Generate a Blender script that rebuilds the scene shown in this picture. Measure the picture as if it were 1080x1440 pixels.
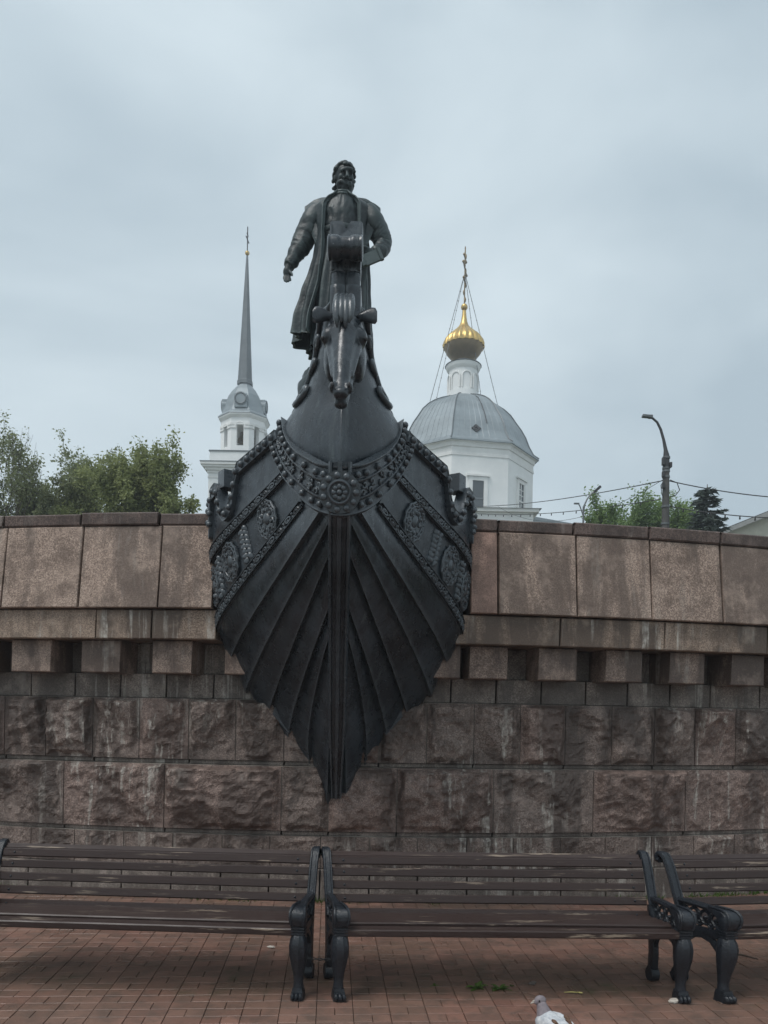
import bpy, bmesh, math, random
from mathutils import Vector, Matrix, noise
from math import sin, cos, pi, radians, sqrt, atan2

for o in list(bpy.data.objects):
    bpy.data.objects.remove(o, do_unlink=True)
scene = bpy.context.scene
COL = scene.collection
random.seed(7)

# ------------------------------------------------------------------ camera
F, PX, PY, EYE, ROLL = 1070.0, 540.0, 999.0, 1.67, 0.0175
cd = bpy.data.cameras.new('camera')
cam = bpy.data.objects.new('camera', cd)
COL.objects.link(cam)
cd.sensor_fit = 'AUTO'
cd.sensor_width = 36.0
cd.lens = F / 1440 * 36.0
cd.shift_y = (PY - 720) / 1440
cd.clip_start = 0.05
cd.clip_end = 3000
cam.matrix_world = Matrix.Translation((0, 0, EYE)) @ Matrix.Rotation(pi / 2, 4, 'X') @ Matrix.Rotation(ROLL, 4, 'Z')
scene.camera = cam

# ------------------------------------------------------------------ world: overcast sky
SUN_EL, SUN_AZ = radians(60), radians(228)      # azimuth measured from +Y clockwise
world = bpy.data.worlds.new('World')
scene.world = world
world.use_nodes = True
nt = world.node_tree
nt.nodes.clear()
def wn(t): return nt.nodes.new(t)
out = wn('ShaderNodeOutputWorld'); bg = wn('ShaderNodeBackground')
sky = wn('ShaderNodeTexSky'); sky.sky_type = 'NISHITA'; sky.sun_disc = False
sky.sun_elevation = SUN_EL; sky.sun_rotation = SUN_AZ
sky.air_density = 1.5; sky.dust_density = 4.0
sc = wn('ShaderNodeVectorMath'); sc.operation = 'SCALE'; sc.inputs['Scale'].default_value = 0.06
tc = wn('ShaderNodeTexCoord')
mp = wn('ShaderNodeMapping'); mp.inputs['Scale'].default_value = (1.0, 1.0, 2.2)
mp.inputs['Location'].default_value = (0.35, 0.2, 0.15)
n1 = wn('ShaderNodeTexNoise'); n1.inputs['Scale'].default_value = 1.7
n1.inputs['Detail'].default_value = 5.0; n1.inputs['Roughness'].default_value = 0.48; n1.inputs['Distortion'].default_value = 0.35
rp = wn('ShaderNodeValToRGB')
rp.color_ramp.elements[0].position = 0.33; rp.color_ramp.elements[0].color = (0.375, 0.46, 0.52, 1)
rp.color_ramp.elements[1].position = 0.68; rp.color_ramp.elements[1].color = (0.645, 0.735, 0.78, 1)
mx = wn('ShaderNodeMix'); mx.data_type = 'RGBA'; mx.inputs[0].default_value = 0.90
nt.links.new(tc.outputs['Generated'], mp.inputs['Vector'])
nt.links.new(mp.outputs[0], n1.inputs['Vector'])
nt.links.new(n1.outputs['Fac'], rp.inputs[0])
nt.links.new(sky.outputs[0], sc.inputs[0])
nt.links.new(sc.outputs[0], mx.inputs[6])
nt.links.new(rp.outputs[0], mx.inputs[7])
nt.links.new(mx.outputs[2], bg.inputs[0])
bg.inputs[1].default_value = 0.98
nt.links.new(bg.outputs[0], out.inputs[0])

# ------------------------------------------------------------------ sun behind cloud
sl = bpy.data.lights.new('sun', 'SUN')
sl.energy = 1.5; sl.angle = radians(26); sl.color = (1.0, 0.97, 0.94)
so = bpy.data.objects.new('sun', sl); COL.objects.link(so)
sd = Vector((sin(SUN_AZ) * cos(SUN_EL), cos(SUN_AZ) * cos(SUN_EL), sin(SUN_EL)))
so.rotation_euler = sd.to_track_quat('Z', 'Y').to_euler()
so.location = (0, 0, 60)

scene.view_settings.view_transform = 'Standard'
scene.view_settings.look = 'None'
scene.view_settings.gamma = 1.0
scene.view_settings.exposure = 0.40
scene.view_settings.use_curve_mapping = False
scene.render.engine = 'CYCLES'
scene.render.resolution_x = 768; scene.render.resolution_y = 1024

# ------------------------------------------------------------------ helpers
def unroll(x, y):
    dx, dy = x - PX, y - PY
    return dx * cos(ROLL) + dy * sin(ROLL), -dx * sin(ROLL) + dy * cos(ROLL)
def at(x, y, d):
    """photo pixel + distance in metres along the view axis -> point"""
    a, b = unroll(x, y)
    return Vector((a * d / F, d, EYE - b * d / F))
def ground_at(x, y):
    a, b = unroll(x, y)
    return at(x, y, EYE * F / b)

def smooth01(t):
    t = max(0.0, min(1.0, t)); return t * t * (3 - 2 * t)
def lerp(a, b, t): return a + (b - a) * t
def interp(tab, x):
    if x <= tab[0][0]: return tab[0][1]
    for (a, b), (c, d) in zip(tab, tab[1:]):
        if x <= c: return lerp(b, d, (x - a) / (c - a))
    return tab[-1][1]
def frame_from(t, up=Vector((0, 0, 1))):
    t = t.normalized()
    if abs(t.dot(up)) > 0.97: up = Vector((1, 0, 0)) if abs(t.x) < 0.9 else Vector((0, 1, 0))
    a = up.cross(t).normalized(); b = t.cross(a)
    return a, b

class MB:
    def __init__(s): s.v = []; s.f = []
    def add(s, vs, fs):
        k = len(s.v); s.v += [Vector(p) for p in vs]; s.f += [tuple(i + k for i in q) for q in fs]
        return k
    def box(s, c, size, rz=0.0, rot=None, taper=1.0):
        hx, hy, hz = [q / 2 for q in size]
        P = []
        for z in (-1, 1):
            k = taper if z > 0 else 1.0
            P += [(-hx * k, -hy * k, z * hz), (hx * k, -hy * k, z * hz), (hx * k, hy * k, z * hz), (-hx * k, hy * k, z * hz)]
        M = rot if rot else Matrix.Rotation(rz, 3, 'Z')
        c = Vector(c)
        s.add([c + M @ Vector(p) for p in P], [(3, 2, 1, 0), (4, 5, 6, 7), (0, 1, 5, 4), (1, 2, 6, 5), (2, 3, 7, 6), (3, 0, 4, 7)])
    def hexa(s, P):
        s.add(P, [(3, 2, 1, 0), (4, 5, 6, 7), (0, 1, 5, 4), (1, 2, 6, 5), (2, 3, 7, 6), (3, 0, 4, 7)])
    def grid(s, fn, nu, nv, cu=False, cv=False, flip=False):
        vs = []; fs = []
        mu = nu if cu else nu + 1; mv = nv if cv else nv + 1
        for i in range(mu):
            for j in range(mv):
                vs.append(fn(i / nu, j / nv))
        for i in range(nu):
            for j in range(nv):
                a = i * mv + j; b = ((i + 1) % mu) * mv + j
                c = ((i + 1) % mu) * mv + (j + 1) % mv; d = i * mv + (j + 1) % mv
                fs.append((a, d, c, b) if flip else (a, b, c, d))
        s.add(vs, fs)
    def shell(s, fn, nu, nv, nrm, th):
        """grid with thickness: outer fn, inner pushed back along nrm"""
        O = [[fn(i / nu, j / nv) for j in range(nv + 1)] for i in range(nu + 1)]
        I = [[O[i][j] - nrm(i / nu, j / nv) * th for j in range(nv + 1)] for i in range(nu + 1)]
        m = nv + 1; N = (nu + 1) * m
        vs = [p for r in O for p in r] + [p for r in I for p in r]; fs = []
        for i in range(nu):
            for j in range(nv):
                a = i * m + j; b = a + m; c = b + 1; d = a + 1
                fs += [(a, b, c, d), (N + d, N + c, N + b, N + a)]
        for i in range(nu):
            a = i * m; b = a + m; fs.append((N + a, N + b, b, a))
            a = i * m + nv; b = a + m; fs.append((a, b, N + b, N + a))
        for j in range(nv):
            a = j; b = j + 1; fs.append((a, b, N + b, N + a))
            a = nu * m + j; b = a + 1; fs.append((N + a, N + b, b, a))
        s.add(vs, fs)
    def tube(s, pts, rad, n=8, caps=True, closed=False, flat=1.0, up=Vector((0, 0, 1)), fl=None):
        pts = [Vector(p) for p in pts]
        if not hasattr(rad, '__len__'): rad = [rad] * len(pts)
        m = len(pts); vs = []; fs = []
        pa = None
        for i, p in enumerate(pts):
            if closed: t = pts[(i + 1) % m] - pts[i - 1]
            else: t = pts[min(i + 1, m - 1)] - pts[max(i - 1, 0)]
            if t.length < 1e-9: t = Vector((0, 0, 1))
            t.normalize()
            if pa is None: a, b = frame_from(t, up)
            else:
                a = pa - t * pa.dot(t)
                if a.length < 1e-6: a, b = frame_from(t, up)
                a.normalize(); b = t.cross(a)
            pa = a
            for k in range(n):
                q = 2 * pi * k / n
                r = rad[i] * (1 + (fl(q) if fl else 0))
                vs.append(p + a * (cos(q) * r) + b * (sin(q) * r * flat))
        R = m if closed else m - 1
        for i in range(R):
            for k in range(n):
                a = i * n + k; b = i * n + (k + 1) % n
                c = ((i + 1) % m) * n + (k + 1) % n; d = ((i + 1) % m) * n + k
                fs.append((a, b, c, d))
        if caps and not closed:
            fs.append(tuple(range(n - 1, -1, -1))); fs.append(tuple((m - 1) * n + k for k in range(n)))
        s.add(vs, fs)
    def lathe(s, prof, c, n=16, rz=0.0, fl=None):
        vs = []; fs = []; c = Vector(c); m = len(prof)
        for (r, z) in prof:
            for k in range(n):
                q = 2 * pi * k / n + rz
                rr = r * (1 + (fl(q, z) if fl else 0))
                vs.append(c + Vector((cos(q) * rr, sin(q) * rr, z)))
        for i in range(m - 1):
            for k in range(n):
                fs.append((i * n + k, i * n + (k + 1) % n, (i + 1) * n + (k + 1) % n, (i + 1) * n + k))
        fs.append(tuple(range(n - 1, -1, -1))); fs.append(tuple((m - 1) * n + k for k in range(n)))
        s.add(vs, fs)
    def ell(s, c, r, rot=None, nu=12, nv=8):
        c = Vector(c); M = rot if rot else Matrix.Identity(3)
        if not hasattr(r, '__len__'): r = (r, r, r)
        vs = [c + M @ Vector((0, 0, -r[2]))]; fs = []
        for j in range(1, nv):
            t = -pi / 2 + pi * j / nv
            for i in range(nu):
                q = 2 * pi * i / nu
                vs.append(c + M @ Vector((r[0] * cos(t) * cos(q), r[1] * cos(t) * sin(q), r[2] * sin(t))))
        vs.append(c + M @ Vector((0, 0, r[2])))
        for i in range(nu): fs.append((0, 1 + (i + 1) % nu, 1 + i))
        for j in range(nv - 2):
            for i in range(nu):
                a = 1 + j * nu + i; b = 1 + j * nu + (i + 1) % nu
                fs.append((a, b, b + nu, a + nu))
        L = len(vs) - 1; k = 1 + (nv - 2) * nu
        for i in range(nu): fs.append((k + i, k + (i + 1) % nu, L))
        s.add(vs, fs)
    def capsule(s, p0, r0, p1, r1, n=10):
        p0 = Vector(p0); p1 = Vector(p1)
        s.tube([lerp(p0, p1, t) for t in (0, .25, .5, .75, 1)], [lerp(r0, r1, t) for t in (0, .25, .5, .75, 1)], n)
        s.ell(p0, r0, nu=n, nv=6); s.ell(p1, r1, nu=n, nv=6)
    def prism(s, poly, origin, ax, ay, az, depth):
        """polygon (2D) in plane ax/ay, extruded along az"""
        o = Vector(origin); n = len(poly)
        A = [o + ax * p[0] + ay * p[1] for p in poly]; B = [q + az * depth for q in A]
        s.add(A + B, [tuple(range(n - 1, -1, -1)), tuple(range(n, 2 * n))] + [(i, (i + 1) % n, n + (i + 1) % n, n + i) for i in range(n)])
    def build(s, name, mat, parent=None, smooth=False, kind=None, base=None, fix=True):
        off = base if base is not None else (parent_base.get(parent.name, Vector()) if parent else Vector())
        me = bpy.data.meshes.new(name)
        me.from_pydata([tuple(p - off) for p in s.v], [], s.f)
        if fix:
            bm = bmesh.new(); bm.from_mesh(me)
            bmesh.ops.recalc_face_normals(bm, faces=bm.faces)
            bm.to_mesh(me); bm.free()
        if smooth:
            me.polygons.foreach_set('use_smooth', [True] * len(me.polygons))
            if smooth != True:
                me.set_sharp_from_angle(angle=smooth)
        me.update()
        me.materials.append(mat)
        o = bpy.data.objects.new(name, me); COL.objects.link(o)
        if parent:
            o.parent = parent
            parent_base[o.name] = off
        if kind: o['kind'] = kind
        return o
parent_base = {}
SM = radians(40)

def tag(o, label, cat, group=None):
    o['label'] = label; o['category'] = cat
    if group: o['group'] = group
    return o
def thing(name, loc, label, cat, group=None, rz=0.0, local=False):
    o = bpy.data.objects.new(name, None); COL.objects.link(o)
    o.location = loc; o.rotation_euler = (0, 0, rz); o.empty_display_size = 0.2
    parent_base[o.name] = Vector((0, 0, 0)) if local else Vector(loc)
    return tag(o, label, cat, group)
def remesh(o, voxel, smooth_it=4, fac=0.5):
    m = o.modifiers.new('r', 'REMESH'); m.mode = 'VOXEL'; m.voxel_size = voxel
    if smooth_it:
        q = o.modifiers.new('s', 'SMOOTH'); q.iterations = smooth_it; q.factor = fac
    dg = bpy.context.evaluated_depsgraph_get(); dg.update()
    me = bpy.data.meshes.new_from_object(o.evaluated_get(dg))
    old = o.data; mats = [k for k in old.materials]
    o.modifiers.clear(); o.data = me
    if not me.materials:
        for k in mats: me.materials.append(k)
    me.polygons.foreach_set('use_smooth', [True] * len(me.polygons))
    bpy.data.meshes.remove(old)
def displace(o, amp, scale, seed=0.0, oct=3):
    me = o.data; nm = [v.normal.copy() for v in me.vertices]
    for v, n in zip(me.vertices, nm):
        v.co += n * amp * noise.fractal((v.co + Vector((seed, seed * 2, 0))) * scale, 0.9, 2.0, oct)

# ------------------------------------------------------------------ materials
class NT:
    def __init__(s, name):
        s.m = bpy.data.materials.new(name); s.m.use_nodes = True
        s.t = s.m.node_tree; s.b = s.t.nodes['Principled BSDF']
        s.geo = None
    def n(s, t, **kw):
        q = s.t.nodes.new(t)
        for k, v in kw.items(): setattr(q, k, v)
        return q
    def l(s, a, b): s.t.links.new(a, b)
    def pos(s, kind='obj', scale=(1, 1, 1), loc=(0, 0, 0)):
        if kind == 'world': src = s.n('ShaderNodeNewGeometry').outputs['Position']
        else: src = s.n('ShaderNodeTexCoord').outputs['Object']
        m = s.n('ShaderNodeMapping'); m.inputs['Scale'].default_value = scale; m.inputs['Location'].default_value = loc
        s.l(src, m.inputs['Vector']); return m.outputs[0]
    def noise(s, vec, scale, detail=4, rough=0.55, dist=0.0):
        q = s.n('ShaderNodeTexNoise'); q.inputs['Scale'].default_value = scale; q.inputs['Detail'].default_value = detail
        q.inputs['Roughness'].default_value = rough; q.inputs['Distortion'].default_value = dist
        s.l(vec, q.inputs['Vector']); return q.outputs['Fac']
    def ramp(s, fac, stops):
        q = s.n('ShaderNodeValToRGB'); e = q.color_ramp.elements
        while len(e) < len(stops): e.new(0.5)
        for i, (p, c) in enumerate(stops):
            e[i].position = p; e[i].color = (c, c, c, 1) if not hasattr(c, '__len__') else (*c, 1)
        s.l(fac, q.inputs[0]); return q.outputs[0]
    def mix(s, fac, a, b, mode='MIX'):
        q = s.n('ShaderNodeMix', data_type='RGBA', blend_type=mode)
        for i, v in ((0, fac), (6, a), (7, b)):
            if hasattr(v, 'is_linked') or hasattr(v, 'links'): s.l(v, q.inputs[i])
            elif i == 0: q.inputs[0].default_value = v
            else: q.inputs[i].default_value = (*v, 1)
        return q.outputs[2]
    def math(s, op, a, b=0.0):
        q = s.n('ShaderNodeMath', operation=op)
        for i, v in ((0, a), (1, b)):
            if hasattr(v, 'links'): s.l(v, q.inputs[i])
            else: q.inputs[i].default_value = v
        return q.outputs[0]
    def rnd(s): return s.n('ShaderNodeObjectInfo').outputs['Random']
    def bump(s, h, strength=0.3, dist=0.01):
        q = s.n('ShaderNodeBump'); q.inputs['Strength'].default_value = strength; q.inputs['Distance'].default_value = dist
        s.l(h, q.inputs['Height']); s.l(q.outputs[0], s.b.inputs['Normal'])
    def set(s, **kw):
        nm = dict(col='Base Color', rough='Roughness', metal='Metallic', spec='Specular IOR Level', coat='Coat Weight', coatr='Coat Roughness', alpha='Alpha', ior='IOR', trans='Transmission Weight')
        for k, v in kw.items():
            i = s.b.inputs[nm[k]]
            if hasattr(v, 'links'): s.l(v, i)
            elif hasattr(v, '__len__'): i.default_value = (*v, 1)
            else: i.default_value = v
        return s.m

def mat_granite(name, c1, c2, speck, wet, lime, rough=0.75, bump=0.30, streak=1.0):
    t = NT(name); P = t.pos('world')
    big = t.noise(P, 1.1, 5, 0.6)
    r = t.rnd()
    base = t.mix(t.ramp(big, [(0.3, 0.0), (0.7, 1.0)]), c1, c2)
    base = t.mix(t.ramp(r, [(0.0, 0.0), (1.0, 0.75)]), base, tuple(q * 0.62 for q in c1), 'MIX')
    sp = t.noise(P, 70, 2, 0.7); sp2 = t.noise(P, 120, 2, 0.6)
    base = t.mix(t.ramp(sp, [(0.42, 0.0), (0.62, speck)]), base, tuple(min(1, q * 1.9) for q in c2))
    base = t.mix(t.ramp(sp2, [(0.52, 0.0), (0.66, 0.75)]), base, tuple(q * 0.25 for q in c1))
    # damp stains running down
    V = t.pos('world', (2.3, 2.3, 0.5)); st = t.noise(V, 1.3, 5, 0.6, 0.4)
    wf = t.ramp(st, [(0.47, 0.0), (0.55, wet)])
    base = t.mix(wf, base, tuple(q * 0.36 for q in c1))
    mid = t.noise(P, 6.0, 4, 0.65)
    base = t.mix(t.ramp(mid, [(0.38, 0.6), (0.55, 0.0)]), base, tuple(q * 0.42 for q in c1))
    base = t.mix(t.ramp(t.noise(P, 3.2, 5, 0.7), [(0.54, 0.0), (0.68, 0.4)]), base, tuple(min(1, q * 1.5) for q in c2))
    # lime bleeding out of the joints
    V2 = t.pos('world', (11.0, 11.0, 0.9), (3.1, 1.7, 0.4)); ls = t.noise(V2, 1.0, 5, 0.68, 0.3)
    ls2 = t.noise(P, 0.8, 2, 0.5)
    lf = t.math('MULTIPLY', t.ramp(ls, [(0.54, 0.0), (0.62, lime)]), t.ramp(ls2, [(0.44, 0.0), (0.56, 1.0)]))
    lf = t.math('MULTIPLY', lf, t.ramp(t.noise(P, 22, 4, 0.7), [(0.35, 0.25), (0.62, 1.0)]))
    base = t.mix(lf, base, (0.50, 0.47, 0.42))
    h = t.math('ADD', t.math('MULTIPLY', sp, 0.4), t.math('ADD', t.noise(P, 34, 5, 0.75), t.math('MULTIPLY', t.noise(P, 11, 4, .7), 1.2 if bump > .5 else 0.0)))
    t.bump(h, bump, 0.016 if bump > .5 else 0.008)
    return t.set(col=base, rough=t.ramp(wf, [(0.0, rough), (1.0, 0.45)]), spec=0.35)

M = {}
M['slab'] = mat_granite('granite_slab', (0.275, 0.195, 0.155), (0.35, 0.268, 0.218), 0.6, 0.72, 0.15)
M['ledge'] = mat_granite('granite_ledge', (0.225, 0.16, 0.122), (0.30, 0.23, 0.18), 0.45, 0.85, 0.95)
M['corbel'] = mat_granite('granite_corbel', (0.215, 0.152, 0.125), (0.275, 0.21, 0.172), 0.5, 0.8, 0.4)
M['cap'] = mat_granite('granite_cap', (0.115, 0.082, 0.072), (0.15, 0.11, 0.095), 0.4, 0.5, 0.25)
M['smooth'] = mat_granite('granite_smooth', (0.185, 0.15, 0.13), (0.235, 0.20, 0.175), 0.45, 0.6, 0.6)
M['rock'] = mat_granite('granite_rock', (0.165, 0.122, 0.104), (0.235, 0.185, 0.16), 0.45, 0.85, 0.85, 0.65, 0.6)
M['rock_red'] = mat_granite('granite_rock_red', (0.20, 0.140, 0.118), (0.265, 0.196, 0.168), 0.45, 0.8, 0.8, 0.65, 0.6)
M['pink'] = mat_granite('granite_pink', (0.34, 0.215, 0.17), (0.38, 0.25, 0.20), 0.3, 0.5, 0.1)
M['core'] = mat_granite('wall_core', (0.095, 0.075, 0.066), (0.12, 0.10, 0.09), 0.3, 0.5, 0.5)

def mat_bronze():
    t = NT('bronze'); P = t.pos('world')
    a = t.noise(P, 2.2, 6, 0.62, 0.5); b = t.noise(P, 14, 5, 0.65)
    V = t.pos('world', (5, 5, 0.9)); s = t.noise(V, 2.0, 5, 0.6)
    base = t.mix(t.ramp(a, [(0.33, 0.0), (0.68, 1.0)]), (0.009, 0.012, 0.016), (0.046, 0.058, 0.070))
    base = t.mix(t.ramp(s, [(0.5, 0.0), (0.66, 0.6)]), base, (0.010, 0.012, 0.016))
    base = t.mix(t.ramp(b, [(0.60, 0.0), (0.76, 0.45)]), base, (0.085, 0.104, 0.114))
    V3 = t.pos('world', (16, 16, 1.1), (1.3, .2, .7)); dp = t.noise(V3, 1.0, 5, .66, .2)
    dpf = t.math('MULTIPLY', t.ramp(dp, [(.57, 0.0), (.68, .35)]), t.ramp(t.noise(P, 1.2, 3, .5), [(.45, 0.0), (.58, 1.0)]))
    base = t.mix(dpf, base, (0.13, 0.155, 0.155))
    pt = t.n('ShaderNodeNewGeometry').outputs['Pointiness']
    base = t.mix(t.ramp(pt, [(.52, 0.0), (.59, .42)]), base, (0.13, 0.15, 0.165))  # convex edges lightened: rubbed metal plus wet rim highlights put into the colour
    dr = t.noise(P, 60, 2, 0.5)
    base = t.mix(t.ramp(dr, [(0.74, 0.0), (0.79, 0.7)]), base, (0.25, 0.27, 0.28))
    t.bump(t.math('ADD', t.noise(P, 35, 4, 0.6), t.math('MULTIPLY', b, 1.5)), 0.22, 0.008)
    return t.set(col=base, rough=t.ramp(b, [(0.3, 0.20), (0.7, 0.42)]), metal=0.1, spec=0.5)
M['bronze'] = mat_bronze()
def mat_patina():
    t = NT('bronze_patina'); P = t.pos('world')
    a = t.noise(P, 2.6, 6, 0.62, 0.5); b = t.noise(P, 11, 5, 0.65)
    base = t.mix(t.ramp(a, [(0.33, 0.0), (0.68, 1.0)]), (0.007, 0.012, 0.014), (0.026, 0.039, 0.043))
    base = t.mix(t.ramp(b, [(0.56, 0.0), (0.74, 0.6)]), base, (0.075, 0.10, 0.092))
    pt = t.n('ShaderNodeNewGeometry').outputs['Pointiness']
    base = t.mix(t.ramp(pt, [(.51, 0.0), (.57, .6)]), base, (0.09, 0.12, 0.12))  # pale edges again: rubbed metal together with painted rim highlights
    t.bump(t.math('ADD', t.noise(P, 26, 4, 0.6), b), 0.4, 0.014)
    return t.set(col=base, rough=0.42, metal=0.1, spec=0.36)
M['patina'] = mat_patina()

def mat_simple(name, c, rough=0.6, metal=0.0, var=0.25, scale=8.0, spec=0.5, bump=0.0, kind='world', c2=None, stretch=(1, 1, 1)):
    t = NT(name); P = t.pos(kind, stretch); a = t.noise(P, scale, 5, 0.6)
    c2 = c2 or tuple(q * (1 - var) for q in c)
    base = t.mix(t.ramp(a, [(0.35, 0.0), (0.68, 1.0)]), c2, c)
    if bump: t.bump(t.noise(P, scale * 4, 4, 0.6), bump, 0.01)
    return t.set(col=base, rough=rough, metal=metal, spec=spec)
M['white'] = mat_simple('white_plaster', (0.85, 0.85, 0.835), 0.85, 0, 0.1, 0.7, 0.3, c2=(0.75, 0.76, 0.75))
M['white_trim'] = mat_simple('white_trim', (0.80, 0.80, 0.78), 0.85, 0, 0.12, 1.5, 0.3)
M['zinc'] = mat_simple('zinc_roof', (0.27, 0.31, 0.33), 0.5, 0.3, 0.22, 0.9, 0.5)
M['zinc_dark'] = mat_simple('zinc_dark', (0.155, 0.172, 0.182), 0.5, 0.4, 0.25, 0.9)
M['gold'] = mat_simple('gilding', (0.66, 0.46, 0.17), 0.38, 0.9, 0.3, 1.4)
M['gold_dull'] = mat_simple('gilding_dull', (0.27, 0.20, 0.115), 0.5, 0.8, 0.3, 1.4)
M['glass'] = mat_simple('window_glass', (0.07, 0.085, 0.095), 0.12, 0, 0.3, 0.6, 0.8)
M['dark_open'] = mat_simple('dark_interior', (0.07, 0.08, 0.08), 0.9)
M['iron'] = mat_simple('cast_iron', (0.016, 0.020, 0.027), 0.36, 0.0, 0.5, 22, 0.5, 0.45, 'obj')
M['steel'] = mat_simple('galvanised', (0.16, 0.17, 0.175), 0.5, 0.5, 0.3, 6)
M['dark_metal'] = mat_simple('dark_metal', (0.045, 0.045, 0.048), 0.6, 0.2, 0.3, 8)
M['concrete'] = mat_simple('pole_concrete', (0.11, 0.105, 0.10), 0.85, 0, 0.45, 3, 0.3, 0.3)
M['cable'] = mat_simple('cable_black', (0.05, 0.052, 0.055), 0.7)
M['bark'] = mat_simple('bark', (0.085, 0.072, 0.058), 0.9, 0, 0.4, 8, 0.2, 0.3)
M['roof_grey'] = mat_simple('house_roof', (0.13, 0.13, 0.13), 0.7, 0, 0.3, 3)
M['cream'] = mat_simple('cream_wall', (0.60, 0.575, 0.48), 0.85, 0, 0.15, 2)
M['fascia'] = mat_simple('grey_board', (0.33, 0.33, 0.32), 0.8, 0, 0.2, 3)

def mat_wood():
    t = NT('bench_wood'); r = t.rnd()
    P = t.pos('obj', (0.7, 9, 9)); g = t.noise(P, 6, 5, 0.6, 0.3)
    base = t.mix(g, (0.030, 0.019, 0.017), (0.058, 0.040, 0.036))
    base = t.mix(t.ramp(r, [(0, 0.0), (1, 0.4)]), base, (0.036, 0.025, 0.023))
    # worn patches: paint flaked off along the edges
    O = t.n('ShaderNodeTexCoord').outputs['Object']
    ad = t.n('ShaderNodeVectorMath', operation='ADD'); cb = t.n('ShaderNodeCombineXYZ')
    t.l(t.math('MULTIPLY', r, 37.0), cb.inputs[0]); t.l(O, ad.inputs[0]); t.l(cb.outputs[0], ad.inputs[1])
    m2 = t.n('ShaderNodeMapping'); m2.inputs['Scale'].default_value = (2.2, 34, 34); t.l(ad.outputs[0], m2.inputs['Vector'])
    w = t.noise(m2.outputs[0], 1.0, 6, 0.72); m3 = t.n('ShaderNodeMapping'); m3.inputs['Scale'].default_value = (1.1, 3, 3); t.l(ad.outputs[0], m3.inputs['Vector'])
    w2 = t.noise(m3.outputs[0], 1.4, 2, 0.5)
    f = t.math('MULTIPLY', t.ramp(w, [(0.585, 0.0), (0.625, 1.0)]), t.ramp(w2, [(0.47, 0.0), (0.58, 1.0)]))
    base = t.mix(f, base, (0.27, 0.215, 0.165))
    t.bump(g, 0.25, 0.004)
    return t.set(col=base, rough=t.ramp(g, [(0.3, 0.24), (0.7, 0.5)]), spec=0.26)
M['wood'] = mat_wood()

def mat_brick():
    t = NT('paving_brick'); P = t.pos('world')
    at_ = t.n('ShaderNodeAttribute', attribute_name='rnd').outputs['Fac']
    r = t.math('FRACT', t.math('ADD', t.rnd(), t.math('MULTIPLY', at_, 1.0)))
    base = t.mix(t.ramp(r, [(0, 0.0), (1, 1.0)]), (0.205, 0.105, 0.08), (0.32, 0.172, 0.13))
    r2 = t.math('FRACT', t.math('MULTIPLY', r, 7.31))
    base = t.mix(t.ramp(r2, [(0.75, 0.0), (1.0, 0.55)]), base, (0.15, 0.10, 0.08))
    big = t.noise(P, 0.9, 5, 0.6)
    base = t.mix(t.ramp(big, [(0.42, 0.0), (0.58, 0.65)]), base, (0.175, 0.115, 0.085))
    base = t.mix(t.ramp(t.noise(P, 7.0, 5, 0.7), [(0.46, 0.0), (0.62, 0.7)]), base, (0.11, 0.078, 0.062))
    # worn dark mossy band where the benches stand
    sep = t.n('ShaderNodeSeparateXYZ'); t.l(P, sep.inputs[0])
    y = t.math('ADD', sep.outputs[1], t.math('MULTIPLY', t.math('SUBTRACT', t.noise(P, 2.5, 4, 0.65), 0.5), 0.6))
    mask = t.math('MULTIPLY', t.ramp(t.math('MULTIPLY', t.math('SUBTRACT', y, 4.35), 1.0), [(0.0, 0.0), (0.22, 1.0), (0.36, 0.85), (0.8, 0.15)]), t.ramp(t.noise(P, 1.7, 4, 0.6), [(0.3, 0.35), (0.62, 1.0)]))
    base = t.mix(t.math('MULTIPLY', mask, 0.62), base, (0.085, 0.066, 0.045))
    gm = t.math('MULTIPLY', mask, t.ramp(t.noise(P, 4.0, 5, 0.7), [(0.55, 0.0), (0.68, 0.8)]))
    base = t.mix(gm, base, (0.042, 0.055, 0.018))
    fine = t.noise(P, 140, 3, 0.7)
    base = t.mix(t.ramp(fine, [(0.35, 0.4), (0.6, 0.0)]), base, (0.09, 0.055, 0.045))
    gr = t.noise(P, 55, 3, 0.6)
    base = t.mix(t.ramp(gr, [(0.66, 0.0), (0.74, 0.6)]), base, (0.30, 0.245, 0.20))
    t.bump(t.math('ADD', fine, t.noise(P, 28, 4, 0.6)), 0.35, 0.006)
    wet = t.noise(P, 1.6, 3, 0.5)
    return t.set(col=base, rough=t.ramp(wet, [(0.4, 0.26), (0.6, 0.5)]), spec=0.5)
M['brick'] = mat_brick()
M['sand'] = mat_simple('joint_sand', (0.105, 0.078, 0.060), 0.9, 0, 0.5, 14, 0.2, 0.4, c2=(0.035, 0.036, 0.02))
M['soil'] = mat_simple('soil', (0.10, 0.085, 0.06), 0.95, 0, 0.4, 1.5, 0.2, 0.4, c2=(0.05, 0.065, 0.025))

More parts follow.
